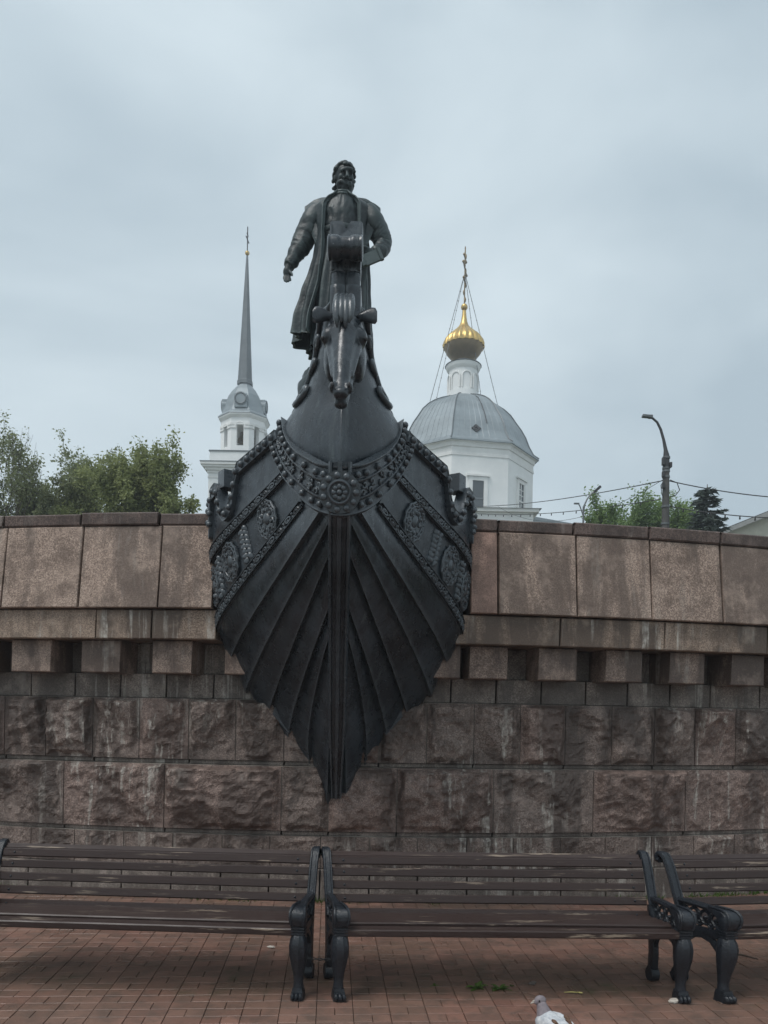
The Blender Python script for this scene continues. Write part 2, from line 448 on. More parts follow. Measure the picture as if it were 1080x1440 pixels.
def mat_leaf(name, c1, c2):
    t = NT(name); P = t.pos('world'); a = t.noise(P, 1.3, 3, 0.6); b = t.noise(P, 9, 2, 0.5)
    base = t.mix(t.ramp(t.math('ADD', t.math('MULTIPLY', a, 0.6), t.math('MULTIPLY', b, 0.4)), [(0.38, 0.0), (0.62, 1.0)]), c1, c2)
    m = t.set(col=base, rough=0.55, spec=0.3)
    t.b.inputs['Subsurface Weight'].default_value = 0.0
    tr = t.n('ShaderNodeBsdfTranslucent'); t.l(base, tr.inputs[0])
    ms = t.n('ShaderNodeMixShader'); ms.inputs[0].default_value = 0.42
    t.l(t.b.outputs[0], ms.inputs[1]); t.l(tr.outputs[0], ms.inputs[2])
    t.l(ms.outputs[0], t.t.nodes['Material Output'].inputs['Surface'])
    return m
M['leaf_a'] = mat_leaf('leaf_olive', (0.19, 0.22, 0.09), (0.35, 0.38, 0.165))
M['leaf_b'] = mat_leaf('leaf_grey_green', (0.175, 0.20, 0.105), (0.31, 0.34, 0.18))
M['leaf_c'] = mat_leaf('leaf_fresh', (0.13, 0.20, 0.07), (0.25, 0.35, 0.12))
M['needle'] = mat_leaf('spruce_needle', (0.06, 0.08, 0.07), (0.10, 0.125, 0.105))
M['weed'] = mat_leaf('weed_leaf', (0.06, 0.115, 0.025), (0.11, 0.18, 0.04))

M['mortar'] = mat_simple('mortar', (0.30, 0.27, 0.235), 0.9, 0, 0.6, 3.0, 0.2, 0.3, c2=(0.07, 0.058, 0.05))
M['grime'] = mat_granite('granite_grime', (0.085, 0.068, 0.06), (0.11, 0.092, 0.082), 0.35, 0.6, 0.15)

# ================================================================== GROUND
XC, RW = -0.6, 15.0
YC = 6.67 + RW
def arc(phi, r, z): return Vector((XC + r * sin(phi), YC - r * cos(phi), z))
def phi_at(x, r, y=1000):
    """angle on the wall's cylinder of radius r seen at photo column x"""
    k = unroll(x, y)[0] / F
    # (k t - XC)^2 + (t - YC)^2 = r^2
    A = 1 + k * k; B = -2 * (k * XC + YC); C = XC * XC + YC * YC - r * r
    t = (-B - sqrt(B * B - 4 * A * C)) / (2 * A)
    return atan2(k * t - XC, YC - t)

m = MB(); m.add([(-128, -28, -0.03), (128, -28, -0.03), (128, 148, -0.03), (-128, 148, -0.03)], [(0, 1, 2, 3)])
g = m.build('ground', M['soil']); g['kind'] = 'structure'
PHI = 0.80
m = MB()
front = [arc(-PHI + 2 * PHI * i / 40, RW - 0.45, 2.25) for i in range(41)]
poly = [Vector((-127, front[0].y, 2.25))] + front + [Vector((127, front[-1].y, 2.25)), Vector((127, 147, 2.25)), Vector((-127, 147, 2.25))]
n = len(poly)
m.add(poly + [Vector((p.x, p.y, -0.02)) for p in poly], [tuple(range(n))] + [(i, (i + 1) % n, n + (i + 1) % n, n + i) for i in range(n)])
g = m.build('upper_terrace', M['soil']); g['kind'] = 'structure'

# brick paving: columns of a full brick alternating with two halves
pave = bpy.data.objects.new('brick_paving', None)
YAW = 0.07
ec = Vector((1, YAW, 0)).normalized(); er = Vector((-YAW, 1, 0)).normalized()
m = MB(); m.add([(-9, -3, -0.011), (9, -3, -0.011), (9, 9.5, -0.011), (-9, 9.5, -0.011)], [(0, 1, 2, 3)])
pave = m.build('brick_paving', M['sand']); pave['kind'] = 'structure'
parent_base[pave.name] = Vector()
def brick_mesh(name, L, W, rnd=None):
    c = 0.002; z0, z1 = -0.06, 0.0
    hx, hy = L / 2, W / 2
    vs = []
    for (a, b, z) in ((hx, hy, z0), (hx, hy, z1 - c), (hx - c, hy - c, z1)):
        vs += [(-a, -b, z), (a, -b, z), (a, b, z), (-a, b, z)]
    fs = [(8, 9, 10, 11)]
    for k in (0, 4):
        fs += [(k + i, k + (i + 1) % 4, k + 4 + (i + 1) % 4, k + 4 + i) for i in range(4)]
    return vs, fs
CP, RP = 0.2033, 0.1017
protos = {}
for nm, L in (('full', CP - 0.0035), ('half', CP / 2 - 0.0035)):
    vs, fs = brick_mesh(nm, L, RP - 0.0035)
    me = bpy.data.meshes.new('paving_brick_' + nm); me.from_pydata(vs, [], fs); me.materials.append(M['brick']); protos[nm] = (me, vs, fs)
cand = []
rb = random.Random(3)
for i in range(-42, 43):
    for j in range(-18, 78):
        u0 = -0.05 + i * CP; v0 = j * RP
        if (i + j) % 2 == 0: lst = [('full', u0 + CP / 2)]
        else: lst = [('half', u0 + CP / 4), ('half', u0 + CP * 3 / 4)]
        for nm, u in lst:
            p = ec * u + er * (v0 + RP / 2)
            if p.y > 7.6 or p.y < -1.8: continue
            if (p - Vector((XC, YC, 0))).length < RW - 0.25: continue
            p.z = rb.uniform(-0.0015, 0.0015)
            k = unroll(0, 0)
            if p.y > 3.6:
                sx = 540 + F * p.x / p.y; sy = 999 + EYE * F / p.y + (sx - 540) * ROLL
                vis = -6 < sx < 1086 and sy < 1446
            else: vis = False
            cand.append((0 if vis else 1, p.y if vis else 0, nm, p, rb.uniform(-0.010, 0.010), rb.uniform(-0.012, 0.012), rb.random()))
cand.sort(key=lambda q: (q[0], q[1]))
rz = atan2(YAW, 1)
for q in cand[:300]:
    o = bpy.data.objects.new('brick', protos[q[2]][0]); COL.objects.link(o)
    o.location = q[3]; o.rotation_euler = (q[4], q[5], rz + rb.uniform(-0.008, 0.008)); o.parent = pave
V = []; Fc = []; RN = []
for q in cand[300:]:
    me, vs, fs = protos[q[2]]
    R = Matrix.Rotation(rz + rb.uniform(-0.008, 0.008), 3, 'Z') @ Matrix.Rotation(q[4], 3, 'X') @ Matrix.Rotation(q[5], 3, 'Y')
    k = len(V); V += [tuple(q[3] + R @ Vector(p)) for p in vs]; Fc += [tuple(a + k for a in f) for f in fs]; RN += [q[6]] * len(vs)
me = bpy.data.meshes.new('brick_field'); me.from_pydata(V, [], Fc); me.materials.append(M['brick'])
at_ = me.attributes.new('rnd', 'FLOAT', 'POINT'); at_.data.foreach_set('value', RN)
o = bpy.data.objects.new('brick_field', me); COL.objects.link(o); o.parent = pave; o['kind'] = 'stuff'

# ================================================================== GRANITE WALL
wall = thing('embankment_wall', (XC, 6.67, 0), 'curved embankment wall of rock faced granite courses with corbels and smooth parapet slabs', 'wall')
def arc_block(m, p0, p1, r0, r1, z0, z1, rt=None, seg=None, cham=0.006):
    """block between two angles, radius r0 (back) .. r1 (front); rt = front radius at the top"""
    rt = rt or r1
    seg = seg or max(1, int(abs(p1 - p0) * RW / 0.25))
    c = cham / RW
    prof = [(r0, z0, 0), (r1 - cham, z0, 0), (r1, z0 + cham, c), (rt, z1 - cham, c), (rt - cham, z1, 0), (r0, z1, 0)]
    prof = [(r0, z0, c), (r1 - cham, z0, c), (r1, z0 + cham, c), (rt, z1 - cham, c), (rt - cham, z1, c), (r0, z1, c)]
    vs = []; fs = []; K = len(prof)
    for i in range(seg + 1):
        ph = lerp(p0, p1, i / seg)
        for (r, z, cc) in prof: vs.append(arc(ph, r, z))
    # chamfer the two ends a little
    for e, sg in ((0, 1), (seg, -1)):
        for k in (2, 3):
            ph = (p0 if e == 0 else p1) + sg * c
            r, z, _ = prof[k]; vs[e * K + k] = arc(ph, r, z)
    for i in range(seg):
        for k in range(K):
            fs.append((i * K + k, (i + 1) * K + k, (i + 1) * K + (k + 1) % K, i * K + (k + 1) % K))
    fs.append(tuple(range(K))); fs.append(tuple(seg * K + k for k in range(K - 1, -1, -1)))
    m.add(vs, fs)
def rock_block(p0, p1, z0, z1, r, bulge, seed, depth=0.22):
    L = (p1 - p0) * RW; Hh = z1 - z0
    nx = max(6, int(L / 0.015)); nz = max(5, int(Hh / 0.015))
    rr = random.Random(seed)
    lean = rr.uniform(-0.35, 0.35); amp = rr.uniform(0.75, 1.25); so_ = rr.uniform(0, 90)
    m = MB(); vs = []; fs = []
    planes = []
    for k in range(int(6 + L * 6)):
        planes.append((rr.uniform(0, L), rr.uniform(0, Hh), bulge * rr.uniform(.85, 1.9), rr.uniform(-.26, .26), rr.uniform(-.16, .34)))
    def hgt(a, b):
        x = a * L; z = b * Hh
        wx = x + .020 * noise.noise((x * 9 + so_, z * 9, 2.2)); wz = z + .020 * noise.noise((x * 9 + so_, z * 9, 7.7))
        e = min(x, L - x, z * 1.0, (Hh - z) * 1.6)
        e2 = min(x, L - x, z, Hh - z)
        msk = smooth01((e - 0.006 + 0.030 * noise.noise((x * 6 + so_, z * 6, 3)) + 0.016 * noise.noise((x * 21 + so_, z * 21, 5))) / 0.055) * smooth01(e2 / 0.016)
        f = min(h0 + sx * (wx - px_) + sz * (wz - pz_) for px_, pz_, h0, sx, sz in planes)
        f = max(f, bulge * (.05 + .25 * noise.noise((x * 3 + so_, z * 3, 1.1))))
        big = noise.noise(Vector((x * 2.0 + so_, z * 2.4, seed * 0.37)))
        q = Vector((x * 15 + so_, z * 15, 1.3)); fine = noise.fractal(q, 0.75, 2.1, 4)
        chip = -abs(noise.noise(Vector((x * 8 + so_, z * 10, 6.6))))
        h = f * amp + bulge * .30 * big + .030 * chip + .0095 * fine
        return max(-0.004, h) * msk + 0.002 * fine * smooth01(e2 / 0.01)
    for i in range(nx + 1):
        for j in range(nz + 1):
            a, b = i / nx, j / nz
            vs.append(arc(lerp(p0, p1, a), r + hgt(a, b), lerp(z0, z1, b)))
    for i in range(nx):
        for j in range(nz):
            k = i * (nz + 1) + j
            fs.append((k, k + nz + 1, k + nz + 2, k + 1))
    # sides back into the wall
    ring = [i * (nz + 1) for i in range(nx + 1)] + [nx * (nz + 1) + j for j in range(1, nz + 1)] + [i * (nz + 1) + nz for i in range(nx - 1, -1, -1)] + [j for j in range(nz - 1, 0, -1)]
    base = len(vs)
    for k in ring:
        i, j = divmod(k, nz + 1); vs.append(arc(lerp(p0, p1, i / nx), r - depth, lerp(z0, z1, j / nz)))
    R = len(ring)
    for q in range(R): fs.append((ring[q], base + q, base + (q + 1) % R, ring[(q + 1) % R]))
    m.add(vs, fs)
    return m
def joints(px, r, step, y):
    """angles of the joints seen in the photo, continued past the frame at the mean spacing"""
    ph = [phi_at(x, r, y) for x in px]
    rj = random.Random(len(px) * 7)
    a = ph[0]
    L = []
    while a > -PHI + 0.06: a -= step / RW * rj.uniform(0.92, 1.08); L.append(a)
    a = ph[-1]; Rr = []
    while a < PHI - 0.06: a += step / RW * rj.uniform(0.92, 1.08); Rr.append(a)
    return L[::-1] + ph + Rr

# core behind the stones (recesses and joints look onto it)
m = MB()
arc_block(m, -PHI, PHI, RW - 0.55, RW - 0.13, -0.02, 3.16, seg=60)
m.build('wall_core', M['core'], wall, smooth=SM)
m = MB(); arc_block(m, -PHI, PHI, RW - 0.125, RW + 0.004, 0.27, 0.56, seg=60); arc_block(m, -PHI, PHI, RW - 0.125, RW + 0.010, 0.60, 1.168, seg=60); arc_block(m, -PHI, PHI, RW - 0.125, RW + 0.005, 1.209, 1.745, seg=60)
m.build('mortar', M['mortar'], wall, smooth=SM)
gap = 0.004 / RW
seedc = 0
# base course + footing
J = joints([-25, 45, 106, 175, 244, 313, 380, 451, 520, 587, 656, 721, 787, 850, 915, 974, 1031, 1092], RW, 0.41, 1180)
for a, b in zip(J, J[1:]):
    seedc += 1
    rock_block(a + gap, b - gap, 0.28, 0.556, RW + 0.015, 0.03, seedc).build('rock_faced_stone', M['rock'], wall)
    m = MB(); arc_block(m, a + gap, b - gap, RW - 0.2, RW + 0.05, -0.02, 0.272); m.build('footing_stone', M['smooth'], wall)
# second course: long stones
J = joints([-60, 91, 232, 396, 462, 558, 693, 833, 962, 1092], RW, 0.88, 1120)
for a, b in zip(J, J[1:]):
    seedc += 1
    rock_block(a + gap, b - gap, 0.603, 1.165, RW + 0.02, 0.105, seedc + 100).build('rock_faced_stone', M['rock_red' if seedc % 3 != 1 else 'rock'], wall)
    m = MB(); arc_block(m, a + gap, b - gap, RW - 0.2, RW - 0.005, 0.560, 0.599); m.build('bed_joint', M['smooth'], wall)
# third course: shorter stones
J = joints([-58, 8, 66, 132, 197, 266, 332, 400, 466, 533, 600, 666, 731, 794, 859, 919, 976, 1033, 1090], RW, 0.41, 1025)
for a, b in zip(J, J[1:]):
    seedc += 1
    rock_block(a + gap, b - gap, 1.212, 1.742, RW + 0.015, 0.09, seedc + 200).build('rock_faced_stone', M['rock' if seedc % 4 else 'rock_red'], wall)
J2 = J[::2]
for a, b in zip(J2, J2[1:]):
    m = MB(); arc_block(m, a + gap, b - gap, RW - 0.2, RW - 0.012, 1.169, 1.208); m.build('bed_joint', M['smooth'], wall)
# smooth course
J = joints([-22, 41, 103, 167, 232, 299, 365, 432, 500, 568, 635, 699, 763, 826, 885, 945, 1002, 1072], RW, 0.40, 965)
for a, b in zip(J, J[1:]):
    m = MB(); arc_block(m, a + gap, b - gap, RW - 0.2, RW - 0.03 + random.uniform(-.003, .003), 1.747, 1.962); m.build('smooth_stone', M['smooth'], wall)
# corbels with recessed stones between
RC = RW + 0.22
edges = [(16, 72), (114, 169.5), (214, 270.5), (316, 371), (416, 470), (514, 569), (594, 648), (660, 715), (757, 812), (852, 904), (942, 992), (1029, 1076)]
E = [(phi_at(a, RC, 925), phi_at(b, RC, 925)) for a, b in edges]
wv = 0.335 / RW; stp = 0.595 / RW
while E[0][0] > -PHI + 0.05: E.insert(0, (E[0][0] - stp, E[0][0] - stp + wv))
while E[-1][1] < PHI - 0.05: E.append((E[-1][0] + stp, E[-1][0] + stp + wv))
for k, (a, b) in enumerate(E):
    m = MB(); arc_block(m, a, b, RW - 0.2, RC + random.uniform(-.006, .006), 1.955, 2.235, seg=2, cham=0.008); m.build('corbel', M['corbel'], wall)
    if k + 1 < len(E) and E[k + 1][0] - b > 0.004:
        m = MB(); arc_block(m, b, E[k + 1][0], RW - 0.2, RW - 0.11, 1.966, 2.235, seg=2); m.build('recess_stone', M['smooth'], wall)
# ledge fascia
J = joints([-95, 137, 215, 306], RW + 0.30, 0.88, 875)
JL = [p for p in J if p <= phi_at(306, RW + .3, 875) + 1e-6]
J = joints([640, 786, 932, 1076], RW + 0.30, 0.9, 895)
JR = [p for p in J if p >= phi_at(640, RW + .3, 895) - 1e-6]
for JJ in (JL, JR):
    for a, b in zip(JJ, JJ[1:]):
        m = MB(); arc_block(m, a + gap * 0.6, b - gap * 0.6, RW - 0.2, RW + 0.33 + random.uniform(-.004, .004), 2.238, 2.485, cham=0.008); m.build('ledge_stone', M['ledge'], wall)
# parapet slabs + coping
def parapet(px, pc, side):
    J = joints(px, RW + 0.36, 0.66, 800); JC = joints(pc, RW + 0.31, 0.66, 735)
    lim = phi_at(301 if side < 0 else 662, RW + .36, 800)
    J = [p for p in J if (p <= lim + 1e-6 if side < 0 else p >= lim - 1e-6)]
    lim = phi_at(301 if side < 0 else 662, RW + .31, 735)
    JC = [p for p in JC if (p <= lim + 1e-6 if side < 0 else p >= lim - 1e-6)]
    for k, (a, b) in enumerate(zip(J, J[1:])):
        m = MB(); d = random.uniform(-.006, .006)
        arc_block(m, a + gap, b - gap, RW - 0.2, RW + 0.385 + d, 2.494, 3.195, rt=RW + 0.31 + d, cham=0.008)
        m.build('parapet_slab', M['pink' if (side > 0 and k == 0) else 'slab'], wall)
    for a, b in zip(JC, JC[1:]):
        m = MB(); d = random.uniform(-.008, .008)
        arc_block(m, a + gap, b - gap, RW - 0.25, RW + 0.315 + d, 3.200, 3.305 + d, cham=0.012)
        m.build('coping_stone', M['cap'], wall)
parapet([-105, 4, 112, 224, 301], [-104, 5, 114, 224, 301], -1)
parapet([662, 701.5, 812, 917, 1017, 1112], [662, 701, 807, 912.5, 1013, 1110], 1)

# ================================================================== SHIP'S PROW
prow = thing('ship_prow', (-0.40, 6.6, 0.9), 'dark bronze ship prow with horse figurehead jutting out of the granite wall', 'ship prow')
def PW(s, w, d, h): return Vector((-0.31 - 0.055 * (d - 5.0) + s * w, d, h))
def HP(y, d): return EYE + (PY - 1 - y) * d / F          # height of photo row y near the prow's axis
# strake edges: front end A, wall end B, as (half width, depth, height)
LINES = [
    ((.245, 5.20, 3.06), (1.020, 6.40, 2.34)),
    ((.135, 5.06, 2.93), (.895, 6.52, 2.11)),
    ((.066, 5.03, 2.88), (.770, 6.62, 1.84)),
    ((.055, 5.17, 2.72), (.590, 6.68, 1.65)),
    ((.050, 5.45, 2.43), (.405, 6.68, 1.44)),
    ((.050, 5.62, 2.25), (.215, 6.66, 1.26)),
    ((.045, 6.10, 1.66), (.045, 6.62, 0.93)),
]
LU = ((.40, 5.38, 3.33), (1.075, 6.38, 2.93))
LG = ((.46, 5.47, 3.66), (1.095, 6.42, 3.44))
def line_fn(L, turn, bulge=0.03):
    A = Vector(L[0]); B = Vector(L[1]); D = B - A
    P1 = A + D * 0.45 + Vector((bulge, 0, 0))
    P2 = A + D * 0.80 + Vector((bulge * 1.2 + turn, -turn * 0.7, 0))
    def f(u):
        if u < 0: return A + (P1 - A) * (3 * u)
        if u <= 1:
            a = 1 - u
            return A * a ** 3 + P1 * (3 * a * a * u) + P2 * (3 * a * u * u) + B * u ** 3
        T = (B - P2); T = T / max(T.length, 1e-6) * D.length
        T.x = max(0, T.x) * 0.2
        if turn > 0: T.z *= 0.35
        return B + T * (u - 1)
    return f
turns = [0.05, 0.03, 0.02, 0.0, 0.0, 0.0, 0.0]
bul = [0.03, 0.03, 0.025, 0.02, 0.03, 0.05, 0.0]
LF = [line_fn(L, t, b) for L, t, b in zip(LINES, turns, bul)]
LUF = line_fn(LU, 0.07, 0.02); LGF = line_fn(LG, 0.07, 0.02)
def surf(fa, fb, s):
    def S(u, v):
        p = lerp(fa(u), fb(u), v); return PW(s, p.x, p.y, p.z)
    return S
def nrm_of(S, s):
    def N(u, v, e=0.01):
        a = S(min(u + e, 2), v) - S(u - e, v); b = S(u, v + e) - S(u, v - e)
        n = a.cross(b)
        if n.length < 1e-9: n = Vector((s, -1, -.3))
        n.normalize()
        if n.dot(Vector((s * 0.8, -1, -0.25))) < 0: n = -n
        return n
    return N
UE = 1.22
for s in (-1, 1):
    for k in range(6):
        S = surf(LF[k], LF[k + 1], s); N = nrm_of(S, s)
        lip = 0.046
        def fn(a, v, S=S, N=N, lip=lip):
            u = -0.07 + a * (UE + 0.07)
            wob = 0.004 * noise.noise((u * 5, v * 4, k * 3.3 + s))
            return S(u, v) + N(u, v) * (lip * (0.15 + 0.85 * v ** 1.3) + 0.010 * sin(pi * v) + wob)
        m = MB(); m.shell(fn, 30, 6, lambda a, v: N(max(0.02, -0.07 + a * (UE + .07)), v), 0.075)
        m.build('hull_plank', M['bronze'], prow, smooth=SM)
    # ornamental panel
    S = surf(LF[0], LUF, s); N = nrm_of(S, s)
    m = MB(); m.shell(lambda a, v: S(a * 1.5, v) + N(a * 1.5, v) * 0.006 * noise.noise((a * 6, v * 3, s)), 34, 8, lambda a, v: N(a * 1.5, v), 0.05)
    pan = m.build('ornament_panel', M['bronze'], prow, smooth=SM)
    for nm, v0, v1, amp in (('ornament_strip', -0.05, 0.13, 0.05), ('ornament_strip', 0.87, 1.05, 0.05)):
        m = MB()
        def fn(a, v, v0=v0, v1=v1):
            u = a * 1.3; q = lerp(v0, v1, v)
            e = 0.030 if (v < 0.14 or v > 0.86) else 0.014
            return S(u, q) + N(u, q) * e
        m.grid(fn, 40, 14)
        m.shell(lambda a, v: S(a * 1.3, lerp(v0, v1, v)) + N(a * 1.3, v) * 0.012, 30, 1, lambda a, v: N(a * 1.3, v), 0.03)
        # scrolls
        nS = 19
        for q in range(nS):
            u0 = (q + 0.5) / nS * 1.12; c = (v0 + v1) / 2; du = 0.026; dv = (v1 - v0) * 0.33
            pts = []
            for w in range(11):
                t = w / 10; an = t * 2 * pi * 1.15 + (0 if q % 2 else pi); rr = 1.0 - 0.62 * t
                uu = u0 + du * cos(an) * rr; vv = c + dv * sin(an) * rr
                pts.append(S(uu, vv) + N(uu, vv) * 0.022)
            m.tube(pts, 0.0085, 5)
            m.ell(S(u0, c) + N(u0, c) * 0.02, 0.011, nu=6, nv=4)
            uu = u0 + 0.5 / nS * 1.12
            for sg in (-1, 1):
                m.ell(S(uu, c + sg * dv * .75) + N(uu, c) * 0.02, 0.011, nu=6, nv=4)
        m.build(nm, M['bronze'], pan, smooth=SM)
    for u0 in (0.20, 0.58, 0.90):
        m = MB(); c = S(u0, 0.5) + N(u0, 0.5) * 0.004
        n_ = N(u0, 0.5); tv = (S(u0, 0.62) - S(u0, 0.38)); tv = (tv - n_ * tv.dot(n_)).normalized(); tu = tv.cross(n_)
        R0 = 0.128 + 0.012 * u0
        def ring(r, th, hgt, n=28, wob=0):
            pts = [c + tu * (cos(2 * pi * i / n) * r * (1 + wob * cos(2 * pi * i / n * 12)) * 0.9) + tv * (sin(2 * pi * i / n) * r * (1 + wob * cos(2 * pi * i / n * 12)) * 1.12) + n_ * hgt for i in range(n)]
            m.tube(pts, th, 6, closed=True)
        ring(R0, 0.011, 0.012, 36, 0.05); ring(R0 * 0.80, 0.008, 0.014)
        pts = [c + tu * (cos(2 * pi * i / 24) * R0 * .9) + tv * (sin(2 * pi * i / 24) * R0 * 1.1) for i in range(24)]
        m.add([p + n_ * .012 for p in pts] + [p - n_ * .02 for p in pts], [tuple(range(24)), tuple(range(47, 23, -1))] + [(i, (i + 1) % 24, 24 + (i + 1) % 24, 24 + i) for i in range(24)])
        for i in range(18):
            q = 2 * pi * i / 18
            m.ell(c + tu * (cos(q) * R0 * .9 * .9) + tv * (sin(q) * R0 * 1.0) + n_ * .016, 0.010, nu=6, nv=4)
        rr_ = random.Random(int(u0 * 100))
        m.ell(c + n_ * 0.012 + tv * 0.005, (0.040, 0.018, 0.050), Matrix((tu, n_, tv)).transposed(), nu=9, nv=6)
        for i in range(9):
            q = 2 * pi * i / 9 + rr_.uniform(-.2, .2); cc = c + tu * (cos(q) * R0 * .50) + tv * (sin(q) * R0 * .62) + n_ * .016
            pts = [cc + (tu * cos(q + a) + tv * sin(q + a)) * (0.028 * (1 - a / 7)) for a in [j * 0.6 for j in range(9)]]
            m.tube(pts, 0.008, 5)
            m.ell(cc, 0.014, nu=6, nv=4)
        m.build('medallion', M['bronze'], pan, smooth=SM)
    for u0 in (0.40, 0.755):
        m = MB(); n_ = N(u0, 0.5)
        for q in range(7):
            vv = 0.24 + q * 0.085
            for sg in (-1, 1):
                p = S(u0 + sg * 0.020, vv) + N(u0, vv) * 0.008
                m.ell(p, (0.022, 0.012, 0.034), Matrix.Rotation(sg * 0.7 + .4 * sin(q * 2.1), 3, 'Y'), 7, 5)
            m.ell(S(u0, vv + .04) + N(u0, vv) * .01, 0.013, nu=6, nv=4)
        m.build('sprig', M['bronze'], pan, smooth=SM)
    # gunwale plank with scalloped top edge
    S2 = surf(LUF, LGF, s); N2 = nrm_of(S2, s)
    def top(u):
        t = 1.0
        for c, hw, dp in ((0.545, 0.17, 0.62), (0.93, 0.10, 0.55)):
            x = abs(u - c) / hw
            if x < 1: t = min(t, 1 - dp * (0.5 + 0.5 * cos(pi * x ** 1.6)))
        return t
    def gfn(a, v): 
        u = a * 1.9; return S2(u, v * top(u))
    m = MB(); m.shell(gfn, 90, 5, lambda a, v: N2(a * 1.9, v), 0.07)
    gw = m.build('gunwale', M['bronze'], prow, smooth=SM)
    def bfn(a, v):
        u = a * 1.9; t = top(u); q = t - 0.20 + 0.225 * v
        e = 0.026 if 0.16 < v < 0.84 else 0.034
        return S2(u, q) + N2(u, q) * e
    m = MB(); m.shell(bfn, 90, 6, lambda a, v: N2(a * 1.9, v), 0.09)
    m.build('gunwale_border', M['bronze'], gw, smooth=SM)
    m = MB(); uu = 0.035; 
    while uu < 1.25:
        t = top(uu) - 0.085
        m.ell(S2(uu, t) + N2(uu, t) * 0.034, 0.026, nu=8, nv=6)
        p0 = S2(uu, t); st = 0.0
        while (S2(uu, top(uu) - 0.085) - p0).length < 0.086: uu += 0.004
    m.build('stud_row', M['bronze'], gw, smooth=True, kind='stuff')
    for u0 in (0.655, 1.03):
        m = MB(); p = S2(u0, 1.0); n_ = N2(u0, 1.0); q = n_.cross(Vector((0, 0, 1))).normalized()
        rot = Matrix((q, n_, Vector((0, 0, 1)))).transposed()
        m.box(p - n_ * 0.055 + Vector((0, 0, 0.02)), (0.12, 0.11, 0.14), rot=rot)
        m.build('rowlock_block', M['bronze'], gw)
    # bevelled ends of the lower planks where they meet the wall
    if True:
        m = MB(); a = LF[4](0.985) if s > 0 else LF[4](0.985); b = LF[3](0.985)
        A = PW(s, a.x, a.y - .02, a.z); B = PW(s, b.x, b.y - .02, b.z)
        t = (B - A).normalized(); A = A + t * 0.02; B = B - t * 0.04
        for q in range(4):
            off = Vector((-s * 0.012 * q * 0.4, -0.05 - 0.004 * q, 0.016 * q))
            m.tube([A + off, B + off], 0.011, 6)
        m.build('plank_end', M['bronze'], prow, smooth=SM)

# stem: moulded band down the front
stemp = [(y, d) for y, d in ((650, 4.84), (700, 4.89), (735, 4.97), (800, 5.22), (860, 5.48), (900, 5.66), (950, 5.88), (1000, 6.10), (1060, 6.36), (1118, 6.60))]
def stem_c(t):
    y = lerp(650, 1118, t); d = interp(stemp, y); return y, d
stem = MB()
prof = [(-.075, .10), (-.075, 0.0), (-.066, -.022), (-.052, -.022), (-.045, -.004), (-.018, -.010), (-.014, -.034), (.014, -.034), (.018, -.010), (.045, -.004), (.052, -.022), (.066, -.022), (.075, 0.0), (.075, .10)]
def sfn(t, v):
    y, d = stem_c(t); k = int(round(v * (len(prof) - 1))); x, o = prof[k]
    sc_ = lerp(1.0, 0.92, t) if t < .8 else lerp(0.92, 0.55, (t - .8) / .2)
    p = PW(0, 0, d, HP(y, d))
    return p + Vector((x * sc_, -0.045 + o * 1.0 - 0.02, -0.02 + (o < 0) * -0.004))
stem.grid(sfn, 60, len(prof) - 1)
y, d = stem_c(1.0); p = PW(0, 0, d, HP(y, d))
stem.ell(p + Vector((0, -0.03, 0.03)), (0.05, 0.07, 0.06))
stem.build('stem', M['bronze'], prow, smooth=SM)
# solid inside of the bow so that no light leaks between planks
m = MB()
def core(t, q):
    y = lerp(742, 1090, t); d = interp(stemp, y)
    h = HP(y, d); return h, d
rows = []
for i in range(13):
    h, d = core(i / 12, 0)
    rows.append((h, d))
def wmax(h):
    tab = sorted([(L[1][2], L[1][0]) for L in LINES] + [(3.3, 1.07)])
    return interp(tab, h)
vs = []; fs = []
for (h, d) in rows:
    w = max(0.02, wmax(h - 0.45) - 0.12); hb = h - 0.45
    vs += [PW(0, 0, d + 0.07, h), PW(-1, w, 6.75, max(0.95, hb)), PW(1, w, 6.75, max(.95, hb))]
for i in range(len(rows) - 1):
    a = 3 * i; b = a + 3
    fs += [(a, a + 1, b + 1, b), (a, b, b + 2, a + 2)]
m.add(vs, fs)
m.build('hull_lining', M['bronze'], prow)
# deck inside the gunwales
m = MB()
dk = [(.38, 5.5), (1.0, 6.45), (1.0, 8.6)]
P = [PW(-1, w, d, 3.02) for w, d in dk] + [PW(1, w, d, 3.02) for w, d in dk[::-1]]
m.add(P, [tuple(range(len(P)))])
m.build('deck', M['bronze'], prow)
m = MB(); p = PW(0, 0, 8.6, 0)
m.box((p.x, 8.62, 2.75), (2.25, 0.12, 1.3)); m.build('transom', M['bronze'], prow)

